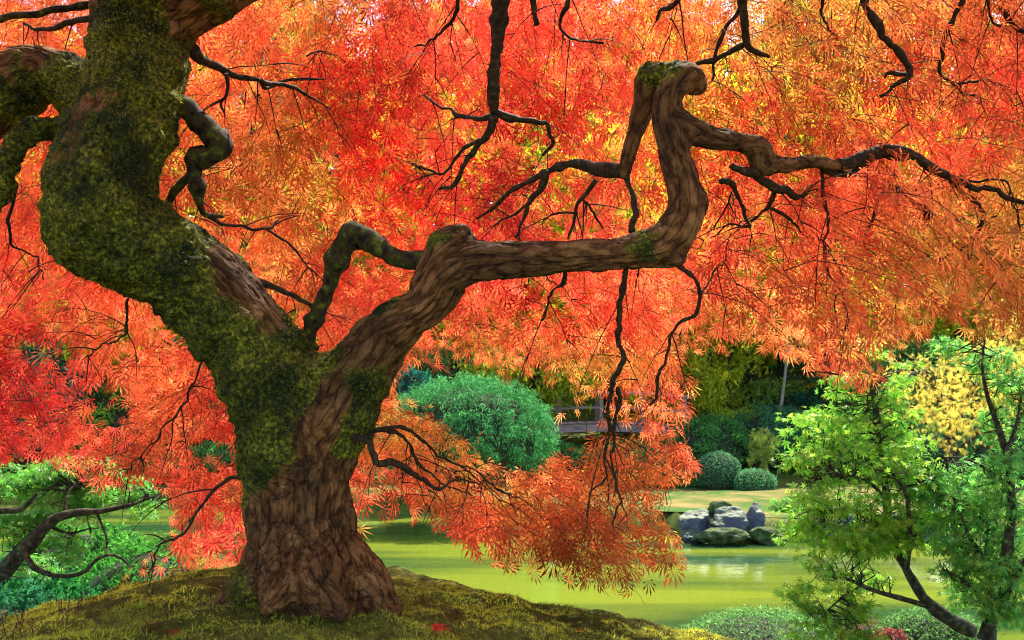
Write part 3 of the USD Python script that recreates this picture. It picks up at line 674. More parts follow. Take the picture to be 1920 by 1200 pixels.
HEM = [(-260, 870), (0, 850), (70, 845), (150, 880), (215, 905), (260, 880), (300, 900), (330, 950), (300, 1010), (330, 1060), (420, 1085), (480, 1080), (560, 960), (640, 900), (660, 985), (720, 990), (790, 965), (850, 1000), (905, 1040), (960, 1050), (1050, 1085), (1130, 1095), (1235, 1095),
       (1285, 1060), (1275, 990), (1235, 920), (1300, 900), (1318, 850), (1290, 790), (1325, 770), (1300, 700), (1265, 660), (1400, 640), (1480, 660), (1540, 690), (1600, 740), (1650, 720), (1690, 650), (1760, 610), (1850, 620), (1960, 620), (2180, 620), (2180, -300), (-260, -300)]
HOLES = [([(735, 720), (770, 690), (830, 712), (880, 690), (950, 715), (1000, 750), (1022, 800), (1022, 870), (985, 905), (930, 880), (890, 835), (830, 800), (760, 780)], 0.96),
         ([(968, 715), (1072, 716), (1082, 820), (1125, 822), (1050, 845), (1000, 850)], 0.97), ([(1045, 730), (1330, 700), (1320, 900), (1200, 900), (1150, 800), (1045, 800)], 0.12),
         ([(150, 740), (230, 720), (250, 800), (180, 820)], 0.85), ([(20, 650), (120, 640), (150, 690), (60, 700)], 0.85), ([(340, 830), (440, 825), (450, 880), (360, 890)], 0.9), ([(200, 940), (330, 930), (300, 1060), (200, 1060)], 0.9),
         ([(650, 480), (700, 480), (740, 520), (660, 515)], 0.75), ([(590, 20), (680, 0), (690, 90), (620, 60)], 0.2), ([(360, 90), (400, 110), (390, 150), (350, 140)], 0.7), ([(1010, 800), (1200, 800), (1200, 850), (1020, 900)], 0.45), ([(90, 55), (160, 60), (150, 100), (100, 95)], 0.6)]
KEEP = [(170, 1055, 330, 1095, 0.9)]


def allowed(px, py, g):
    ok = inside(px, py - 22, HEM)
    for poly, cut in HOLES:
        ok &= ~(inside(px, py, poly) & (g.random(np.shape(px)) < cut))
    for x0, y0, x1, y1, pr in KEEP:
        ok |= (px > x0) & (px < x1) & (py > y0) & (py < y1) & (g.random(np.shape(px)) < pr)
    return ok


RED, PINK, SAL, ORA, OCH, GOLD, BRN = map(np.array, ([0.70, 0.028, 0.022], [0.80, 0.060, 0.055], [0.79, 0.098, 0.055], [0.79, 0.195, 0.062], [0.52, 0.29, 0.045], [0.78, 0.54, 0.09], [0.40, 0.11, 0.024]))
ANCH = [(450, 60, SAL), (520, 30, OCH), (620, 130, RED), (420, 200, ORA), (520, 300, OCH), (570, 400, OCH), (480, 380, ORA), (640, 570, SAL), (580, 530, ORA), (700, 250, RED), (800, 120, SAL), (850, 330, PINK), (1000, 200, RED), (950, 420, PINK), (700, 420, RED), (1050, 80, SAL), (1150, 130, SAL), (1300, 40, ORA), (1400, 140, OCH), (1370, 230, RED),
        (1500, 80, OCH), (1640, 30, GOLD), (1550, 190, BRN), (1650, 220, RED), (1740, 60, OCH), (1500, 30, OCH), (1420, 60, OCH), (1480, 130, BRN), (1700, 130, BRN), (1850, 120, SAL), (1860, 240, RED), (1880, 400, OCH), (1600, 400, SAL), (1700, 300, SAL), (1400, 450, SAL), (1500, 520, ORA), (1650, 540, OCH), (1800, 520, OCH), (1850, 590, BRN), (1450, 620, ORA), (1590, 700, SAL), (1300, 560, SAL), (1100, 420, SAL), (1000, 590, RED),
        (900, 620, SAL), (1150, 620, SAL), (1130, 710, GOLD), (1040, 690, ORA), (1260, 770, SAL), (1250, 650, ORA), (900, 700, ORA), (850, 850, OCH), (740, 900, SAL), (850, 950, SAL), (980, 910, ORA), (1150, 880, BRN), (1200, 1000, BRN), (1090, 1030, BRN), (700, 960, SAL), (30, 450, SAL), (100, 620, SAL), (50, 700, RED), (60, 790, PINK), (150, 860, SAL), (250, 650, ORA),
        (300, 780, ORA), (400, 740, SAL), (420, 1000, PINK), (330, 970, SAL), (30, 200, RED), (50, 80, ORA), (300, 1085, SAL), (370, 480, SAL), (30, 350, ORA), (780, 800, OCH), (1000, 1000, BRN)]
AP = np.stack([W(x, y, 3.8) for x, y, _ in ANCH]); AC = np.stack([c for *_, c in ANCH])


def maple_colour(p, g):
    q = p + (np.stack([meshkit.noise(p * 3.1, 80 + k) for k in range(3)], -1) - 0.5) * 0.38
    d2 = ((q[:, None] * [1, 0.35, 1] - AP[None] * [1, 0.35, 1])**2).sum(2)
    w = 1 / (d2 + 0.010)**2.6; w /= w.sum(1, keepdims=True)
    c = w @ AC
    t = meshkit.fbm(p * 2.6, 3, 91)[:, None]
    c = c * np.clip(0.9 + 2.0 * (t - 0.5), 0.42, 1.3)
    k = g.random((len(p), 1))
    c = np.where(k < 0.12, 0.45 * c + 0.55 * ORA, np.where(k < 0.20, 0.4 * c + 0.6 * RED, np.where(k < 0.24, 0.6 * c + 0.4 * GOLD, c)))
    return np.clip(c * g.uniform(0.6, 1.3, (len(p), 1)), 0.004, 0.92)


AXIS = np.array([-0.45, 2.75, 0])


def branchlets(P0, g, length, nleaf):
    """Drooping leafy twigs from the points P0: twig curves (n, 6, 3) and, for every leaf, base, axis and normal."""
    n = len(P0)
    o = P0 - AXIS; o[:, 2] = 0; o = unit(o)
    side = np.cross(o, [0, 0, 1.0])
    d = unit(0.55 * o + g.normal(size=(n, 1)) * 0.75 * side + np.array([0, 0, 1.0]) * g.normal(0.0, 0.25, (n, 1)))
    t = np.linspace(0, 1, 6)[None, :, None]
    L = length[:, None, None]
    crv = P0[:, None] + L * t * d[:, None] + np.array([0, 0, -1.0]) * (L * 0.62 * t**1.8)
    crv = crv + 0.07 * (np.stack([meshkit.noise(crv.reshape(-1, 3) * 9, 21 + k).reshape(n, 6) for k in range(3)], -1) - 0.5)
    tt = (np.arange(nleaf) + 0.6) / nleaf
    tt = np.clip(tt[None] + g.normal(0, 0.04, (n, nleaf)), 0.08, 1)
    x = tt * 5; i0 = np.minimum(x.astype(int), 4); fr = (x - i0)[..., None]
    r = np.arange(n)[:, None]
    base = crv[r, i0] * (1 - fr) + crv[r, i0 + 1] * fr
    tang = unit(crv[r, i0 + 1] - crv[r, i0])
    sgn = np.where(np.arange(nleaf) % 2 == 0, 1.0, -1.0)[None, :, None] * np.ones((n, nleaf, 1))
    sd = unit(np.cross(tang, o[:, None] * 0.6 + np.array([0, 0, 0.8])))
    ax = unit(0.55 * tang + 0.62 * sgn * sd + np.array([0, 0, -0.42]) + 0.45 * g.normal(size=base.shape))
    nm = unit(0.55 * o[:, None] + np.array([0, 0, 0.62]) + 0.55 * g.normal(size=base.shape))
    ln = g.uniform(0.02, 0.06, (n, nleaf, 1))
    return crv, (base + ln * ax).reshape(-1, 3), ax.reshape(-1, 3), nm.reshape(-1, 3)


g = np.random.default_rng(21)
NB = 8300
bx, by = g.uniform(-250, 2150, NB), g.uniform(-260, 1080, NB)
dlo = np.full(NB, 3.4); dhi = np.full(NB, 4.9)
m = (bx > 1360) & (by < 640); dlo[m] = 2.75; dhi[m] = 4.6
m = (by > 760) & (bx > 640); dlo[m] = 3.05; dhi[m] = 4.0
m = (by > 600) & (bx < 480); dlo[m] = 3.2; dhi[m] = 4.4
bD = dlo + (dhi - dlo) * g.random(NB)**0.8
ok = allowed(bx, by + 25, g)
lay = meshkit.fbm(np.stack([bx / 190, (by + 0.25 * bx) / 95, bD * 1.6], -1), 3, 19)
ok &= ~((bx > 1230) & (bx < 1780) & (by < 190) & (g.random(NB) < 0.2))
ok &= g.random(NB) < np.maximum(np.clip(0.55 + 3.2 * (lay - 0.47), 0.12, 1), np.clip((170 - by) / 150, 0, 0.9))
bx, by, bD = bx[ok], by[ok], bD[ok]
P0 = W(bx, by, bD)
NLEAF = 15
crv, lb, la, lnm = branchlets(P0, g, g.uniform(0.22, 0.5, len(P0)), NLEAF)
lx_, ly_, lD = proj(lb + la * 0.05)
good = allowed(lx_, ly_, g) 
big = (lD < 3.2) & (lx_ < 1345)                 # nothing hangs before the trunk
good &= ~big
tw_ok = (good.reshape(-1, NLEAF).mean(1) > 0.5) & (good.reshape(-1, NLEAF)[:, -4:].sum(1) >= 2)
good &= np.repeat(tw_ok, NLEAF)
lsz = g.uniform(0.036, 0.080, len(lb))
lb, la, lnm, lsz = lb[good], la[good], lnm[good], lsz[good]
cols = maple_colour(lb, g)
back = lD[good] > 4.15
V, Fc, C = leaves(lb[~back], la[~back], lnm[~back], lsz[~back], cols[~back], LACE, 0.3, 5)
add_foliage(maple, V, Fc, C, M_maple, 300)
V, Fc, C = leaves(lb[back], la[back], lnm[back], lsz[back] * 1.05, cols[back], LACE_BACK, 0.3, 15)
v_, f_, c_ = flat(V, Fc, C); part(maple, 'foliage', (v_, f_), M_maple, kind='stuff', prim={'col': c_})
tv_, tf_ = many_tubes(crv[tw_ok], g.uniform(0.0009, 0.0019, tw_ok.sum()), np.full(tw_ok.sum(), 0.0007))
part(maple, 'twigs', (tv_, tf_), M_twig, kind='stuff')
n_vis = len(lb)

# the rest of the crown: dome overhead and around, out of the frame
NO = 1900
ph = g.uniform(0, 2 * math.pi, NO); el = np.arcsin(g.uniform(0.05, 1, NO))
rad = g.uniform(0.86, 1.05, NO)
P1 = np.stack([-0.1 + 3.0 * rad * np.cos(el) * np.cos(ph), 2.6 + 2.7 * rad * np.cos(el) * np.sin(ph), 2.2 + 2.3 * rad * np.sin(el)], -1)
x1, y1, D1 = proj(P1)
inframe = (D1 > 0.2) & (x1 > -240) & (x1 < 2160) & (y1 > -240)
front = (P1[:, 1] < 1.0) & ((P1[:, 2] < 3.8) | (g.random(NO) < 0.5))
P1 = P1[~inframe & ~front]
crv1, lb1, la1, ln1 = branchlets(P1, g, g.uniform(0.3, 0.55, len(P1)), 7)
x1, y1, D1 = proj(lb1)
kp = ~((D1 > 0.1) & (x1 > -80) & (x1 < 2000) & (y1 > -60) & (y1 < 1260)) & (lb1[:, 2] > height(lb1[:, 0], lb1[:, 1]) + 0.35)
lb1, la1, ln1 = lb1[kp], la1[kp], ln1[kp]
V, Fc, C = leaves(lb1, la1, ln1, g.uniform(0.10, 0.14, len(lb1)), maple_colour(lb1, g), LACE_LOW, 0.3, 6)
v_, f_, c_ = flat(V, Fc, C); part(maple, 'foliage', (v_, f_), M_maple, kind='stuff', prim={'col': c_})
tv_, tf_ = many_tubes(crv1, np.full(len(crv1), 0.003), np.full(len(crv1), 0.001))
part(maple, 'twigs', (tv_, tf_), M_twig, kind='stuff')
print('maple leaves', n_vis, 'overhead', len(lb1), 'trunk tris', len(tf))

# ---------------------------------------------------------------- moss, stalks and fallen leaves on the mound
g = np.random.default_rng(31)
NM = 80000
my = 1.95 + 1.75 * g.random(NM)**1.0; mx = (g.random(NM) - 0.5) * 1.15 * my - 0.02
pn = meshkit.fbm(np.stack([mx * 5, my * 5, 0 * mx], -1), 4, 61)
keep = pn > g.uniform(0.2, 0.55, NM)
mx, my, pn = mx[keep], my[keep], pn[keep]
mz = height(mx, my)
base = np.stack([mx, my, mz - 0.004], -1)
tone = meshkit.fbm(np.stack([mx * 3, my * 3, 0 * mx], -1), 3, 63)[:, None]; t2 = meshkit.fbm(np.stack([mx * 11, my * 11, 0 * mx], -1), 3, 64)[:, None]
tone = np.clip((tone - 0.5) * 2 + 0.5, 0, 1)
c = np.array([0.72, 0.70, 0.06]) * tone + np.array([0.22, 0.28, 0.03]) * (1 - tone)
c = np.where(t2 < 0.37, np.array([0.09, 0.06, 0.016]), c)
VV, CC = [], []
for k in range(4):
    n = len(base)
    a = unit(np.array([0, 0, 1.0]) * g.uniform(0.25, 1.1, (n, 1)) + 0.75 * g.normal(size=(n, 3)) * [1, 1, 0.3])
    V, Fc, C = leaves(base + 0.006 * g.normal(size=(n, 3)) * [1, 1, 0], a, rand_dir(g, n), g.uniform(0.006, 0.015, n) * (0.5 + 1.1 * pn), c * g.uniform(0.6, 1.5, (n, 1)), (NEEDLE[0] * [1, 1.8, 1], NEEDLE[1]), 0.5, 70 + k)
    VV.append(V); CC.append(C)
v_, f_, c_ = flat(np.vstack(VV), Fc, np.vstack(CC))
mo = part(None, 'moss', (v_, f_), M_mossblade, prim={'col': c_})
setdata(mo.GetPrim(), kind='stuff', label='olive and yellow-brown moss covering the mound under the maple', category='moss')
# short dark stalks at the left of the mound
sx, sy = g.uniform(-1.5, -0.75, 60), g.uniform(2.35, 2.95, 60)
sz = height(sx, sy); top = np.stack([sx, sy, sz + g.uniform(0.02, 0.05, 60)], -1) + g.normal(0, 0.012, (60, 3))
bs = np.stack([sx, sy, sz - 0.01], -1)
v_, f_ = many_tubes(np.stack([bs, (bs + top) / 2 + g.normal(0, 0.003, (60, 3)), top], 1), np.full(60, 0.0022), np.full(60, 0.001))
st = part(None, 'dry_stalks', (v_, f_), M_twig); setdata(st.GetPrim(), kind='stuff', label='short dark dry stalks poking up through the moss left of the trunk', category='stalks')
for px, py, rot, size, col, lab in [(828, 1176, 0.3, 0.052, (0.70, 0.03, 0.02), 'bright red fallen maple leaf on the moss right of the trunk foot'),
                                    (1082, 1180, 2.0, 0.035, (0.45, 0.04, 0.02), 'small dull red fallen leaf near the right end of the mossy bank'),
                                    (660, 1062, 1.2, 0.03, (0.34, 0.07, 0.03), 'brownish red fallen leaf lying on the right root of the maple'),
                                    (325, 1185, 4.0, 0.03, (0.30, 0.07, 0.02), 'small brown-red fallen leaf at the bottom edge on the left moss')]:
    D = 2.3
    for _ in range(200):                       # walk along the ray to the ground
        p = W(px, py, D)
        if p[2] < height(p[0], p[1]) + 0.022:
            break
        D += 0.005
    if lab.startswith('brownish'):
        p = W(735, 1135, 2.62)
        p[2] = height(p[0], p[1]) + 0.025
    t = thing('fallen_leaf', lab, 'leaf', p)
    a = np.array([[math.cos(rot), math.sin(rot), 0.1]])
    V, Fc, C = leaves(p[None] - 0.4 * size * a, a, np.array([[0.1, -0.5, 1.0]]), np.array([size]), np.array([col]), LEAF_W, 0.2, 9)
    wide = V.copy()
    part(t, 'blade', (wide[0], Fc), M_maple, prim={'col': C[0]})

# ---------------------------------------------------------------- shrubs, trees beyond and beside
def ellipsoid(c, r, sub=3, amp=0.12, seed=0, freq=2.0, cutz=None):
    m = trimesh.creation.icosphere(sub); d = m.vertices
    n = 1 + amp * 2 * (meshkit.fbm(d * freq + seed * 3.7, 3, seed) - 0.5)
    v = np.asarray(c) + d * n[:, None] * np.asarray(r)
    return v, m.faces


M_core = plain('shrub_twigs', [(0.3, (0.008, 0.014, 0.006)), (0.7, (0.03, 0.04, 0.015))], 12, bump=0.02)


def shrub(name, label, c, r, n, size, cols, seed, tmpl=OVAL, shingle=0.0, group=None, amp=0.10, freq=2.2, mat=None, clump=None, spread=0.25, jit=0.45, core=0.90):
    """A mounded or clipped shrub: a dark twiggy inside under a coat of leaves."""
    g = np.random.default_rng(seed)
    c, r = np.array(c, float), np.array(r, float)
    t = thing(name, label, 'shrub', (c[0], c[1], height(c[0], c[1])), group)
    part(t, 'stems', ellipsoid(c, r * core, 3, amp, seed, freq), M_core, smooth=True)
    if clump:
        nc, cr = clump
        cd = sphere_pts(g, nc, -0.45); k = g.integers(0, len(cd), n)
        d = unit(cd[k] + cr * g.normal(size=(n, 3)))
        tilt = ((d - cd[k]) / cr)
        lift = np.exp(-(tilt**2).sum(1) / 1.6)
        tone = (0.78 + 0.5 * lift + 0.12 * g.normal(size=len(cd))[k])
    else:
        d = sphere_pts(g, n, -0.5); n = len(d); lift = np.zeros(n); tone = np.ones(n)
    nn = 1 + amp * 2 * (meshkit.fbm(d * freq + seed * 3.7, 3, seed) - 0.5)
    P = c + d * (nn + 0.2 * lift * (1 if clump else 0))[:, None] * r * g.uniform(0.93, 1.03, (n, 1))
    N = unit(d / r); down = unit(np.array([0, 0, -1.0]) + N * 0.15)
    A = unit(shingle * (down + 0.5 * N) + (1 - shingle) * rand_dir(g, n) + jit * g.normal(size=(n, 3)))
    col = vary(g, n, cols, spread)
    V, Fc, C = leaves(P, A, unit(N + jit * g.normal(size=(n, 3))), g.uniform(0.7, 1.3, n) * size, col, tmpl, 0.2, seed)
    v, f, cc = flat(V, Fc, C)
    part(t, 'foliage', (v, f), mat or M_far, kind='stuff', prim={'col': cc})
    return t


# green cushion maple beyond the pond
D = 20.0; c = W(876, 812, D); c[2] = 1.9
shrub('cushion_shrub', 'big domed blue-green cushion shrub beside the footbridge across the pond', c, (1.55, 1.35, 1.14), 30000, 0.085, [(0.035, 0.19, 0.05), (0.06, 0.25, 0.07), (0.11, 0.30, 0.08), (0.02, 0.12, 0.035)], 3, shingle=0.7, clump=(640, 0.05), amp=0.07, mat=M_far, tmpl=(OVAL[0] * [1, 0.7, 1], OVAL[1]))
c = W(770, 705, 23); shrub('dark_conifer', 'small dark blue-green conifer poking up behind the left of the domed cushion shrub', (c[0], c[1], 2.1), (0.8, 0.7, 1.35), 3000, 0.16, [(0.01, 0.07, 0.05), (0.02, 0.11, 0.07)], 4, shingle=0.4)


def bank(px, D):
    p = W(px, 760, D); return np.array([p[0], p[1], height(p[0], p[1])])


def shrub_at(name, label, px, D, ptop, rx, n, size, cols, seed, **kw):
    b = bank(px, D); top = W(px, ptop, D)[2]; hh = max(top - b[2] + 0.1, 0.2)
    flatr = kw.pop('flat', 0.55)
    rz = hh * flatr
    if name == 'evergreen_shrub':
        kw.setdefault('clump', (100, 0.12)); n = int(n * 1.3); kw.setdefault('core', 0.84)
    return shrub(name, label, (b[0], b[1], top - rz), (rx, rx * 0.9, rz), n, size, cols, seed, **kw)


DKG = [(0.04, 0.13, 0.03), (0.07, 0.19, 0.04), (0.11, 0.23, 0.045)]
MDG = [(0.05, 0.18, 0.04), (0.09, 0.25, 0.05), (0.13, 0.28, 0.055)]
LMG = [(0.2, 0.32, 0.03), (0.28, 0.38, 0.04), (0.12, 0.26, 0.03)]
shrub_at('clipped_shrub', 'round clipped green ball shrub at the back of the lawn', 1345, 24.4, 846, 0.56, 3800, 0.05, [(0.09, 0.24, 0.10), (0.14, 0.31, 0.14), (0.07, 0.2, 0.07)], 5, amp=0.03)
shrub_at('clipped_shrub', 'low clipped oval shrub just right of the round ball shrub on the lawn', 1412, 24.0, 878, 0.52, 3200, 0.05, [(0.09, 0.28, 0.10), (0.14, 0.34, 0.13), (0.07, 0.21, 0.07)], 6, amp=0.05, flat=0.6)
shrub_at('low_shrub', 'low dark green shrub left of the round ball shrub', 1288, 25, 880, 0.5, 2200, 0.07, MDG, 7)
shrub_at('low_shrub', 'dark low shrub half hidden by the orange leaves at the left end of the lawn', 1232, 25.2, 890, 0.55, 2200, 0.07, DKG, 8)
shrub_at('evergreen_shrub', 'broad dark evergreen shrub behind the round ball shrub', 1325, 28, 788, 1.15, 4500, 0.10, MDG, 10, amp=0.16)
shrub_at('evergreen_shrub', 'tall grey-green evergreen shrub behind the feathery yellow-green shrub', 1450, 28.5, 766, 1.25, 5500, 0.10, [(0.05, 0.15, 0.07), (0.08, 0.21, 0.10), (0.04, 0.15, 0.05)], 11, amp=0.16)
shrub_at('evergreen_shrub', 'deep green shrub under the left end of the footbridge', 1045, 26, 835, 0.9, 3500, 0.10, DKG, 12, amp=0.16)
shrub_at('evergreen_shrub', 'green shrub below the right half of the footbridge', 1180, 26, 832, 1.0, 3500, 0.10, MDG, 13, amp=0.16)
shrub_at('evergreen_shrub', 'dark evergreen shrub behind the right tree at the far bank', 1580, 27.5, 790, 1.3, 4000, 0.11, DKG, 14, amp=0.18)
shrub_at('evergreen_shrub', 'mid green shrub at the far bank behind the yellow weeping tree', 1760, 26, 800, 1.4, 4000, 0.11, MDG, 15, amp=0.18)
shrub_at('evergreen_shrub', 'green shrub on the far bank behind the right stems at the frame edge', 1900, 25, 800, 1.3, 3500, 0.11, MDG, 16, amp=0.18)
shrub_at('evergreen_shrub', 'dark green shrub across the water left of the trunk', 300, 27, 850, 1.6, 4500, 0.12, DKG, 17, amp=0.18)
shrub_at('evergreen_shrub', 'lime green shrub glimpsed through the left curtain of leaves', 190, 29, 730, 1.5, 4500, 0.13, LMG, 18, amp=0.2)
shrub_at('evergreen_shrub', 'blue-green shrub at the left edge beyond the water', 60, 28, 640, 1.7, 5000, 0.13, [(0.02, 0.12, 0.07), (0.04, 0.17, 0.1)], 19, amp=0.2)
shrub_at('evergreen_shrub', 'green shrub seen just left of the trunk under the red leaves', 420, 28, 830, 1.2, 3500, 0.12, MDG, 20, amp=0.2)
shrub_at('low_shrub', 'bright green low shrub at the far right end of the lawn', 1490, 19.2, 935, 0.5, 2200, 0.07, [(0.1, 0.26, 0.05), (0.16, 0.32, 0.06)], 21)

# near bank: clipped mounds at the lower right and lower left
AZ = [(0.10, 0.23, 0.06), (0.16, 0.31, 0.08), (0.06, 0.15, 0.04)]


def mound(label, px, py, D, rx, rz, n, size, cols, seed, cat='clipped_shrub', **kw):
    p = W(px, py, D)
    return shrub(cat, label, (p[0], p[1], p[2] - rz), (rx, rx * 0.85, rz), n, size, cols, seed, **kw)


mound('broad low clipped green shrub at the near edge of the water', 1420, 1146, 5.6, 0.62, 0.42, 13000, 0.026, AZ, 22, amp=0.05)
mound('clipped green shrub with a reddish patch under the right tree', 1745, 1142, 5.2, 0.38, 0.34, 10000, 0.026, AZ + [(0.07, 0.12, 0.04)], 23, amp=0.06)
mound('small reddish-pink leaved shrub between the two clipped green shrubs', 1635, 1164, 5.4, 0.24, 0.26, 3500, 0.026, [(0.18, 0.075, 0.05), (0.12, 0.11, 0.04), (0.2, 0.10, 0.075)], 24, amp=0.08)
mound('dark red-leaved little shrub at the bottom edge near the right tree', 1665, 1182, 4.9, 0.13, 0.14, 1500, 0.03, [(0.16, 0.03, 0.03), (0.26, 0.08, 0.07)], 25, amp=0.1)
mound('bright green fluffy shrub at the left edge below the dark branch', 60, 1100, 5.0, 0.5, 0.5, 5000, 0.05, [(0.012, 0.10, 0.02), (0.025, 0.15, 0.03), (0.01, 0.065, 0.02)], 26, amp=0.12, cat='leafy_shrub', clump=(90, 0.12))
mound('blue-green fluffy shrub at the lower left corner of the mound', 20, 1135, 4.2, 0.42, 0.4, 4200, 0.045, [(0.02, 0.12, 0.05), (0.035, 0.17, 0.065), (0.013, 0.08, 0.035)], 27, amp=0.12, cat='leafy_shrub', clump=(80, 0.12))
mound('light green shrub behind the mound left of the trunk', 280, 1030, 6.2, 0.55, 0.5, 5200, 0.05, [(0.04, 0.18, 0.02), (0.07, 0.24, 0.03), (0.02, 0.11, 0.02)], 28, amp=0.12, cat='leafy_shrub', clump=(90, 0.12))
mound('green shrub at the far left behind the leafy branches', 130, 985, 7.0, 0.6, 0.6, 5200, 0.06, [(0.04, 0.17, 0.02), (0.08, 0.24, 0.03), (0.03, 0.12, 0.02)], 29, amp=0.15, cat='leafy_shrub', clump=(90, 0.12))

# ---------------------------------------------------------------- rocks
def rock(label, px, py, D, r, seed, mat, squash=1.0, name='rock'):
    p = W(px, py, D); g = np.random.default_rng(seed)
    m = trimesh.creation.icosphere(4); v = m.vertices.copy()
    for _ in range(11):                        # flat broken faces
        nrm = unit(g.normal(size=3)); dd = g.uniform(0.62, 0.92)
        over = np.maximum(v @ nrm - dd, 0); v -= over[:, None] * nrm * 0.92
    v *= (1 + 0.5 * (meshkit.fbm(v * 2.2 + seed, 5, seed) - 0.5))[:, None]
    v = v * np.array(r) * 0.8 + p
    t = thing(name, label, 'rock', (p[0], p[1], height(p[0], p[1])))
    part(t, 'stone', (v, m.faces), mat, smooth=28)


rock('blue-grey pointed rock at the left end of the group on the far shore', 1305, 985, 17.6, (0.42, 0.36, 0.36), 41, M_rock)
rock('pale small rock at the water line below the left blue-grey rock', 1297, 1005, 17.3, (0.24, 0.2, 0.16), 42, M_rock)
rock('large blue-grey rock in the middle of the far shore group', 1366, 982, 17.5, (0.50, 0.4, 0.36), 43, M_rock)
rock('dark blue-grey rock at the right of the far shore group', 1414, 978, 17.5, (0.30, 0.3, 0.40), 44, M_rock)
rock('long low mossy rock at the waterline in front of the group', 1350, 1006, 17.0, (0.66, 0.32, 0.20), 45, M_mossrock)
rock('flat dark mossy rock at the waterline right end of the group', 1440, 1006, 17.1, (0.46, 0.3, 0.2), 46, M_mossrock)
rock('mossy rock behind the large middle rock on the bank', 1352, 960, 18.0, (0.34, 0.28, 0.24), 47, M_mossrock)
rock('grey rock at the shore behind the right green tree', 1560, 985, 17.4, (0.5, 0.4, 0.4), 48, M_rock)
rock('blue-grey rock on the far shore behind the right tree trunk', 1735, 975, 17.6, (0.7, 0.5, 0.45), 49, M_rock)
rock('grey rock on the far shore at the right, lower of the two behind the tree', 1765, 1005, 17.2, (0.5, 0.4, 0.35), 50, M_rock)
rock('grey rock glimpsed through the hanging orange leaves', 1120, 1015, 19.0, (0.5, 0.4, 0.35), 51, M_rock)

# ---------------------------------------------------------------- footbridge
DB = 29.0
b0, b1 = W(955, 800, DB), W(1300, 800, DB)
fb = thing('footbridge', 'weathered grey wooden footbridge with railings beyond the domed green shrub', 'bridge', (b0 + b1) / 2 - [0, 0, 0.3])
xs0, xs1, yb, zb = b0[0], b1[0], b0[1], b0[2]


def arch(x):
    t = (x - xs0) / (xs1 - xs0) * 2 - 1
    return zb + 0.16 * (1 - t * t)


def box(x0, x1, y0, y1, z0, z1):
    m = trimesh.creation.box([x1 - x0, y1 - y0, z1 - z0]); m.apply_translation([(x0 + x1) / 2, (y0 + y1) / 2, (z0 + z1) / 2]); return np.array(m.vertices), np.array(m.faces)


def bowed(y0, y1, d0, d1, n=14):
    xs = np.linspace(xs0, xs1, n); z = arch(xs)
    ring = np.stack([np.stack([xs, 0 * xs + y, z + d], -1) for y, d in ((y0, d0), (y1, d0), (y1, d1), (y0, d1))], 1)
    V = ring.reshape(-1, 3); i, j = np.meshgrid(np.arange(n - 1), np.arange(4), indexing='ij')
    q = np.stack([i * 4 + j, (i + 1) * 4 + j, (i + 1) * 4 + (j + 1) % 4, i * 4 + (j + 1) % 4], -1).reshape(-1, 4)
    f = np.vstack([q[:, [0, 1, 2]], q[:, [0, 2, 3]], [[0, 1, 2], [0, 2, 3]], np.array([[0, 2, 1], [0, 3, 2]]) + (n - 1) * 4])
    return V, f


for y in (yb, yb + 1.5):
    part(fb, 'beam', bowed(y - 0.07, y + 0.07, -0.30, -0.06), M_wood)
    part(fb, 'handrail', bowed(y - 0.05, y + 0.05, 0.80, 0.88), M_wood)
    part(fb, 'rail', bowed(y - 0.03, y + 0.03, 0.36, 0.43), M_wood)
    for x in np.linspace(xs0 + 0.25, xs1 - 0.25, 5):
        part(fb, 'post', box(x - 0.055, x + 0.055, y - 0.055, y + 0.055, arch(x) - 0.2, arch(x) + 0.798), M_wood)
for k in range(22):
    w = (xs1 - xs0) / 22; x = xs0 + (k + 0.5) * w
    part(fb, 'plank', box(x - w / 2 + 0.008, x + w / 2 - 0.008, yb - 0.16, yb + 1.66, arch(x) - 0.055, arch(x) - 0.005 + 0.004 * (k % 3)), M_wood)

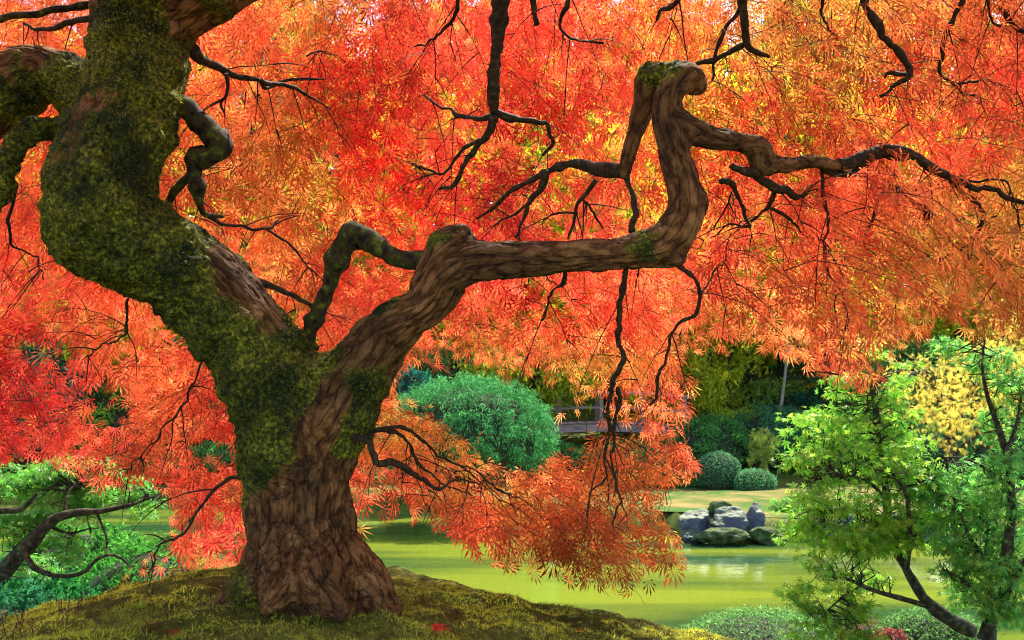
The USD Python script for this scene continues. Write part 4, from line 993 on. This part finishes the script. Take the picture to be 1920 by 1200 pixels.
# ---------------------------------------------------------------- trees on the far hillside
def far_tree(label, x, y, ht, rx, n, size, cols, seed, bark=M_branch, base_frac=0.25, tmpl=OVAL, name='garden_tree', group='trees on the far hillside', conifer=False, lean=0.0, droop=0.2, nclump=46, trunk_r=None):
    g = np.random.default_rng(seed)
    z0 = float(height(x, y)) - 0.1
    t = thing(name, label, 'tree', (x, y, z0), group)
    tr = trunk_r or 0.014 * ht + 0.03
    pts = [(x, y, z0, tr * 1.4), (x + lean * 0.3 + g.normal(0, 0.1), y, z0 + ht * 0.3, tr), (x + lean * 0.7 + g.normal(0, 0.15), y, z0 + ht * 0.6, tr * 0.7), (x + lean, y, z0 + ht * 0.95, tr * 0.25)]
    s = spline(pts, 0.4)
    part(t, 'trunk', tube(s[:, :3], s[:, 3], 7, 0.15, seed), bark, smooth=True)
    cz = z0 + ht * (base_frac + 1) / 2; rz = ht * (1 - base_frac) / 2
    if conifer:
        zz = g.random(nclump)**0.8; rr = rx * (1 - zz) * g.uniform(0.5, 1.05, nclump); aa = g.uniform(0, 6.283, nclump)
        cc = np.stack([x + rr * np.cos(aa), y + rr * np.sin(aa), z0 + ht * (base_frac + (1 - base_frac) * zz)], -1)
        cr = np.stack([0.28 * rx * (1.1 - zz), 0.28 * rx * (1.1 - zz), 0.10 * rx * (1.2 - zz)], -1) + 0.12
    else:
        d = rand_dir(g, nclump) * g.uniform(0.45, 1.0, (nclump, 1))
        cc = np.array([x + lean * 0.7, y, cz]) + d * [rx, rx, rz]
        cr = np.full((nclump, 3), 0.30 * rx) * g.uniform(0.6, 1.25, (nclump, 1)) * [1, 1, 0.55]
    limbs = []
    for k in range(min(nclump, 14)):
        a = s[g.integers(int(len(s) * 0.35), len(s) - 1)]
        mid = (a[:3] + cc[k]) / 2 + [0, 0, 0.12 * rx]
        q = spline([(*a[:3], tr * 0.35), (*mid, tr * 0.22), (*cc[k], tr * 0.08)], 0.5)
        limbs.append(tube(q[:, :3], q[:, 3], 5))
    part(t, 'limbs', join(limbs), bark)
    k = g.integers(0, nclump, n)
    off = g.normal(size=(n, 3)) * 0.62
    P = cc[k] + off * cr[k]
    A = unit(rand_dir(g, n) + np.array([0, 0, -0.35]))
    N = unit(rand_dir(g, n) + np.array([0, 0, 0.9]))
    tone = g.uniform(0.75, 1.2, nclump)[k][:, None]
    V, Fc, C = leaves(P, A, N, g.uniform(0.6, 1.35, n) * size, vary(g, n, cols, 0.2) * tone, tmpl, droop, seed)
    v, f, c = flat(V, Fc, C)
    part(t, 'crown', (v, f), M_far, kind='stuff', prim={'col': c})
    return t


YEL = [(0.58, 0.45, 0.02), (0.50, 0.42, 0.022), (0.36, 0.36, 0.02)]
YGR = [(0.27, 0.32, 0.02), (0.18, 0.28, 0.02), (0.38, 0.35, 0.02)]
GRN = [(0.08, 0.24, 0.04), (0.13, 0.30, 0.05), (0.05, 0.17, 0.04)]
CON = [(0.012, 0.06, 0.035), (0.02, 0.09, 0.05), (0.03, 0.11, 0.05)]
ORG = [(0.62, 0.2, 0.03), (0.6, 0.3, 0.04)]
ly = 'yellow-leaved tree on the far hillside, seen through gaps in the red leaves'
lg = 'yellow-green tree on the far hillside, seen through gaps in the red leaves'
lc = 'dark conifer on the far hillside, seen only in gaps between the leaves'
gi = [ly, lg, lc]; gg = ['yellow trees on the far hillside', 'yellow-green trees on the far hillside', 'dark conifers on the far hillside']
for i, (x, y, ht, rx, kind) in enumerate([(-19, 34, 13, 4.0, 1), (-13.5, 31, 11, 3.2, 0), (-9, 36, 14, 4.0, 2), (-6.5, 31.5, 10.5, 3.2, 1), (-2.6, 34, 12.5, 3.4, 0), (0.6, 37, 15, 3.8, 1), (3.2, 33, 11.5, 3.0, 0), (11.5, 35, 13.5, 3.8, 0), (15.5, 32, 12, 3.4, 1), (20, 34, 13, 4, 0),
                                               (-23, 40, 17, 5, 2), (-15, 43, 18, 5, 0), (-5, 44, 19, 5, 2), (5, 45, 19, 5, 1), (12, 44, 18, 5, 2), (19, 43, 17, 5, 1), (26, 38, 16, 5, 1), (-28, 35, 15, 5, 1), (9.5, 40, 16, 4, 0), (-10, 50, 22, 6, 1), (0, 52, 23, 6, 2), (15, 52, 22, 6, 0)]):
    far_tree(gi[kind], x, y, ht, rx, 6000 if kind != 2 else 5000, 0.33 + 0.003 * y, (YEL, YGR, CON)[kind], 100 + i, group=gg[kind], conifer=kind == 2, base_frac=0.12, nclump=60 if kind != 2 else 120)
g = np.random.default_rng(77)
nw = 42000
wx = g.uniform(-42, 40, nw); wy = 51 + 4 * g.random(nw) + 1.5 * np.sin(wx * 0.5)
wt = 20 + 2.0 * np.sin(wx * 0.33 + 1) + 1.2 * np.sin(wx * 0.9)
wz = height(wx, wy) + wt * g.random(nw)
wp = np.stack([wx, wy, wz], -1)
pick = meshkit.fbm(wp * [0.22, 0.22, 0.10], 3, 7)[:, None]
wc = np.where(pick > 0.53, vary(g, nw, YEL), np.where(pick > 0.44, vary(g, nw, YGR), vary(g, nw, GRN)))
V, Fc, C = leaves(wp, unit(rand_dir(g, nw) + [0, 0, -0.4]), unit(rand_dir(g, nw) + [0, -0.3, 0.8]), g.uniform(0.6, 1.15, nw), wc, (OVAL[0] * [1, 2.2, 1], OVAL[1]), 0.2, 78)
v, f, c = flat(V, Fc, C)
fw = part(None, 'far_wood', (v, f), M_far, prim={'col': c}); setdata(fw.GetPrim(), kind='stuff', label='mass of yellow and green woodland behind the hillside trees', category='woodland')
for k, (x, y, rx, ht, cols, lab) in enumerate([(-14, 30, 2.2, 3.2, MDG, 'broad green shrub on the far slope beyond the left curtain of leaves'), (-8, 31, 2.4, 3.0, LMG, 'lime green shrub on the far slope behind the trunk'), (-2, 32, 2.4, 3.0, MDG, 'green shrub on the far slope above the domed cushion shrub'),
        (5.2, 32.6, 2.0, 1.9, LMG, 'yellow-green shrub under the slender yellow trees'), (8.2, 32.2, 1.8, 1.9, [(0.10, 0.2, 0.04), (0.2, 0.28, 0.04)], 'olive shrub beneath the pale leaning trunk'), (12.5, 31, 2.4, 3.2, MDG, 'green shrub on the far slope behind the right tree'), (17, 30, 2.6, 3.2, LMG, 'yellow-green shrub on the far slope past the right frame edge')]):
    shrub('slope_shrub', lab, (x, y, float(height(x, y)) + ht * 0.42), (rx, rx * 0.8, ht * 0.58), 6000, 0.2, cols, 300 + k, amp=0.22, clump=(110, 0.11))
# slender trees just behind the lawn
far_tree('slender yellow tree with thin dark trunks behind the lawn shrubs, left one', 5.4, 30.0, 8.6, 2.0, 7000, 0.2, YEL, 140, base_frac=0.22, group=None, trunk_r=0.07, nclump=50, lean=-0.3)
far_tree('slender yellow-green tree with thin dark trunk behind the lawn shrubs, middle one', 6.6, 30.6, 9.2, 1.8, 6500, 0.2, YGR, 141, base_frac=0.25, group=None, trunk_r=0.06, nclump=46, lean=0.5)
far_tree('pale-barked leaning slender tree standing above the grey-green shrub', 7.6, 29.6, 8.0, 1.5, 4500, 0.2, YEL, 142, bark=M_palebark, base_frac=0.4, group=None, trunk_r=0.045, nclump=40, lean=1.5)
far_tree('dark layered conifer beside the pale leaning trunk', 9.7, 31.0, 6.5, 1.5, 6000, 0.25, CON, 143, base_frac=0.08, group=None, conifer=True, nclump=90)
far_tree('orange-leaved maple behind the right half of the footbridge', 3.6, 30.8, 5.2, 2.0, 6500, 0.2, [(0.7, 0.3, 0.05), (0.74, 0.45, 0.07), (0.66, 0.2, 0.04)], 144, base_frac=0.3, group=None)
far_tree('low yellow-green maple between the broad evergreen and the pale leaning trunk', 5.9, 30.0, 3.9, 1.5, 6500, 0.15, YGR, 147, base_frac=0.05, group=None)
far_tree('low golden maple just left of the pale leaning trunk', 4.3, 29.9, 3.6, 1.3, 5000, 0.15, YEL, 148, base_frac=0.05, group=None)
b_ = bank(1415, 25.4); far_tree('small feathery yellow-green tree leaning over the low oval shrub', b_[0], b_[1], 1.75, 0.42, 900, 0.13, [(0.34, 0.40, 0.05), (0.24, 0.34, 0.04), (0.40, 0.42, 0.1)], 146, base_frac=0.2, tmpl=FIVE, group=None, lean=0.25, nclump=16, trunk_r=0.03)
far_tree('low yellow-green tree behind the domed cushion shrub', 0.6, 28.5, 4.6, 1.9, 6500, 0.2, YGR, 145, base_frac=0.25, group=None)

# ---------------------------------------------------------------- the yellow weeping tree behind the right tree
def near_tree(name, label, stems, clumps, n, size, cols, seed, tmpl, bark, singles=0, spread=0.30, flatten=0.55, mask=None, droop=0.3, down=0.35, twig=True, cat='tree'):
    g = np.random.default_rng(seed)
    p0 = stems[0][0]
    t = thing(name, label, cat, W(p0[0], p0[1], p0[2]))
    sm = []
    for i, pts in enumerate(stems):
        p = np.array(pts, float)
        s = spline(np.hstack([W(p[:, 0], p[:, 1], p[:, 2]), (p[:, 3] * 0.66 * p[:, 2] / F)[:, None]]), 0.03)
        part(t, 'trunk' if i == 0 else 'branch', tube(s[:, :3], s[:, 3] * (1 + 0.2 * (meshkit.noise(s[:, :3] * 15, i) - 0.5)), 8, 0.22, seed + i), bark, smooth=True)
        sm.append(s[:, :3])
    allp = np.vstack(sm)
    cl = np.array(clumps, float)               # px, py, depth, radius in px
    cc = W(cl[:, 0], cl[:, 1], cl[:, 2]); cr = cl[:, 3] * cl[:, 2] / F
    wgt = cr**2; k = g.choice(len(cl), n, p=wgt / wgt.sum())
    # sub-clumps: leafy sprays inside each clump
    ns = len(cl) * 11
    kk = g.choice(len(cl), ns, p=wgt / wgt.sum())
    sc = cc[kk] + rand_dir(g, ns) * (g.random((ns, 1))**0.4) * cr[kk][:, None] * [1, 1, 0.8]
    if mask is not None:
        a, b, _ = proj(sc); keep = mask(a, b); sc = sc[keep]; kk = kk[keep]; ns = len(sc)
    j = g.integers(0, ns, n)
    P = sc[j] + g.normal(size=(n, 3)) * (cr[kk][j] * spread)[:, None] * [1, 1, flatten]
    out = unit(P - sc[j] + 1e-6)
    A = unit(0.8 * out + 0.5 * g.normal(size=(n, 3)) + np.array([0, 0, -down]))
    N = unit(np.array([0, 0, 1.0]) + 0.5 * g.normal(size=(n, 3)) + np.array([0, -0.35, 0]))
    tone = g.uniform(0.8, 1.2, ns)[j][:, None]
    V, Fc, C = leaves(P, A, N, g.uniform(0.7, 1.25, n) * size, vary(g, n, cols, 0.2) * tone, tmpl, droop, seed)
    add_foliage(t, V, Fc, C, M_green, singles)
    if twig:
        d, i0 = cKDTree(allp).query(sc)
        st = allp[i0]; tt = np.linspace(0, 1, 5)[None, :, None]
        crv = st[:, None] * (1 - tt) + sc[:, None] * tt + np.array([0, 0, 1.0]) * (0.22 * d[:, None, None] * tt * (1 - tt)) + 0.03 * g.normal(size=(ns, 5, 3)) * tt * (1 - tt) * 4
        v, f = many_tubes(crv, np.full(ns, 0.0045), np.full(ns, 0.0012))
        part(t, 'twigs', (v, f), bark, kind='stuff')
    return t


YW = [(0.80, 0.56, 0.06), (0.82, 0.62, 0.10), (0.70, 0.40, 0.06), (0.40, 0.46, 0.06)]
near_tree('weeping_tree', 'golden yellow weeping maple behind the green tree at the right', [
    [(1800, 1010, 9.5, 22), (1795, 900, 9.5, 18), (1770, 780, 9.5, 15), (1740, 700, 9.4, 9), (1690, 720, 9.2, 5), (1670, 780, 9.2, 3)],
    [(1780, 820, 9.5, 10), (1830, 720, 9.4, 8), (1880, 700, 9.3, 4)], [(1785, 860, 9.5, 9), (1850, 800, 9.3, 6), (1900, 820, 9.2, 3)]],
    [(1730, 690, 9.3, 50), (1790, 720, 9.4, 60), (1840, 690, 9.4, 55), (1880, 660, 9.4, 60), (1760, 770, 9.2, 50), (1820, 790, 9.2, 55), (1700, 760, 9.2, 40), (1870, 760, 9.3, 50), (1750, 820, 9.1, 30), (1900, 620, 9.4, 40)],
    2500, 0.05, YW, 201, LACE_BACK, M_greybark, spread=0.42, flatten=0.9, down=0.9)

# ---------------------------------------------------------------- the green trees at the right
RG = [(0.10, 0.31, 0.018), (0.19, 0.43, 0.028), (0.05, 0.19, 0.018), (0.36, 0.48, 0.05)]
near_tree('green_tree', 'young green-leaved maple leaning left over the pond from the lower right', [
    [(1825, 1185, 4.9, 20), (1780, 1160, 4.9, 20), (1740, 1130, 4.9, 17), (1715, 1095, 4.92, 14), (1690, 1050, 4.95, 13), (1668, 1005, 5.0, 13), (1662, 930, 5.05, 11), (1652, 850, 5.1, 8), (1648, 790, 5.1, 6), (1636, 740, 5.1, 4)],
    [(1745, 1138, 4.9, 8), (1690, 1122, 4.85, 7), (1635, 1106, 4.8, 6), (1590, 1086, 4.75, 5), (1560, 1080, 4.7, 3)],
    [(1615, 1098, 4.8, 4), (1580, 1120, 4.7, 3), (1545, 1150, 4.65, 2)],
    [(1700, 1070, 4.9, 8), (1706, 1000, 4.85, 7), (1700, 930, 4.8, 6), (1672, 890, 4.8, 5), (1640, 880, 4.8, 3)],
    [(1664, 940, 5.05, 6), (1630, 905, 5.0, 5), (1580, 892, 4.95, 4), (1530, 900, 4.9, 3)],
    [(1668, 990, 5.0, 6), (1640, 965, 4.95, 4), (1590, 955, 4.9, 3), (1550, 960, 4.9, 2)],
    [(1690, 915, 4.85, 4), (1740, 900, 4.9, 3), (1790, 880, 4.95, 2)]],
    [(1530, 800, 5.1, 55), (1600, 790, 5.2, 60), (1680, 800, 5.2, 55), (1560, 860, 5.0, 60), (1640, 860, 5.1, 60), (1720, 870, 5.0, 55), (1520, 930, 4.9, 48), (1590, 940, 4.9, 60), (1660, 950, 4.9, 45), (1740, 950, 5.0, 50), (1500, 985, 4.9, 40), (1560, 1010, 4.8, 50), (1640, 1030, 4.8, 50), (1720, 1020, 4.9, 45), (1500, 1045, 4.8, 30),
     (1560, 1075, 4.7, 40), (1510, 1110, 4.7, 40), (1540, 1160, 4.6, 40), (1600, 1190, 4.6, 40), (1580, 720, 5.2, 40), (1660, 740, 5.2, 38), (1620, 660, 5.3, 40), (1510, 870, 5.0, 40), (1500, 1180, 4.6, 30), (1700, 700, 5.3, 30), (1640, 1090, 4.9, 34), (1600, 1140, 4.7, 34), (1690, 1000, 4.9, 40), (1620, 1010, 4.9, 45), (1680, 870, 4.9, 45)],
    8200, 0.037, RG, 202, FIVE, M_greybark, singles=280, spread=0.34, flatten=0.28)
near_tree('green_tree', 'upright green-leaved maple with a dark stem at the right edge', [
    [(1850, 1200, 4.6, 26), (1858, 1160, 4.6, 20), (1876, 1090, 4.6, 16), (1890, 1020, 4.6, 15), (1896, 960, 4.6, 13), (1894, 900, 4.6, 11), (1884, 840, 4.62, 9), (1868, 790, 4.65, 8), (1852, 745, 4.68, 6), (1842, 690, 4.7, 4), (1846, 640, 4.72, 2.5)],
    [(1884, 850, 4.6, 6), (1905, 800, 4.6, 5), (1915, 740, 4.6, 3)],
    [(1896, 920, 4.6, 5), (1850, 880, 4.65, 4), (1810, 860, 4.7, 3), (1770, 858, 4.75, 2)],
    [(1860, 1165, 4.55, 12), (1890, 1110, 4.5, 9), (1925, 1050, 4.45, 7)],
    [(1862, 1120, 4.6, 7), (1850, 1060, 4.65, 5), (1820, 1010, 4.7, 4), (1800, 960, 4.7, 3)],
    [(1855, 1150, 4.65, 8), (1850, 1050, 4.7, 6), (1852, 980, 4.75, 4)],
    [(1850, 1140, 4.6, 6), (1815, 1095, 4.65, 4), (1770, 1068, 4.7, 3)]],
    [(1860, 680, 4.8, 40), (1910, 730, 4.7, 50), (1850, 780, 4.8, 35), (1910, 820, 4.7, 45), (1830, 900, 4.8, 60), (1900, 950, 4.6, 50), (1800, 970, 4.8, 55), (1860, 1020, 4.7, 60), (1790, 1050, 4.8, 45), (1900, 1080, 4.5, 50), (1840, 1090, 4.7, 40), (1770, 890, 4.9, 40), (1920, 1150, 4.4, 40), (1780, 650, 4.9, 30), (1860, 1130, 4.5, 40), (1790, 1110, 4.8, 36), (1750, 930, 4.9, 40), (1880, 880, 4.6, 50)],
    6600, 0.034, [(0.05, 0.25, 0.04), (0.11, 0.36, 0.05), (0.04, 0.17, 0.04), (0.26, 0.44, 0.06)], 203, FIVE, M_greybark, singles=200, spread=0.34, flatten=0.35)

# ---------------------------------------------------------------- the green tree at the left
near_tree('green_tree', 'green-leaved tree reaching in from the left edge with one thick dark branch', [
    [(-130, 1260, 4.6, 34), (-40, 1140, 4.6, 28), (10, 1070, 4.6, 24), (60, 1015, 4.6, 20), (100, 975, 4.6, 15), (140, 962, 4.62, 11), (190, 958, 4.65, 8), (250, 945, 4.7, 5), (290, 930, 4.75, 3)],
    [(45, 1035, 4.55, 9), (65, 1065, 4.5, 8), (110, 1080, 4.5, 7), (155, 1074, 4.5, 6), (180, 1050, 4.5, 5), (205, 1040, 4.5, 4), (230, 1048, 4.5, 3), (245, 1066, 4.5, 2)],
    [(-60, 980, 4.5, 10), (0, 958, 4.5, 9), (35, 958, 4.5, 8), (55, 942, 4.5, 7), (70, 925, 4.5, 3)],
    [(90, 985, 4.6, 5), (130, 1000, 4.65, 4), (170, 990, 4.7, 2)], [(120, 965, 4.62, 5), (130, 920, 4.7, 4), (170, 890, 4.8, 2)], [(180, 958, 4.65, 4), (200, 1010, 4.6, 3), (195, 1045, 4.5, 2)]],
    [(40, 900, 4.8, 50), (110, 890, 4.9, 50), (180, 900, 4.9, 45), (240, 920, 4.8, 35), (30, 990, 4.7, 45), (100, 940, 4.8, 45), (170, 945, 4.8, 40), (120, 1020, 4.7, 40), (270, 960, 4.8, 30), (20, 1050, 4.8, 35), (-60, 940, 4.6, 60), (80, 1060, 4.9, 30)],
    5200, 0.033, [(0.06, 0.26, 0.025), (0.12, 0.36, 0.035), (0.22, 0.40, 0.05), (0.04, 0.18, 0.05)], 204, FIVE, M_greybark, singles=200, spread=0.34, flatten=0.28)

_t = sum(len(p.GetAttribute('faceVertexCounts').Get() or []) for p in stage.Traverse() if p.IsA(UsdGeom.Mesh))
print('triangles', _t)
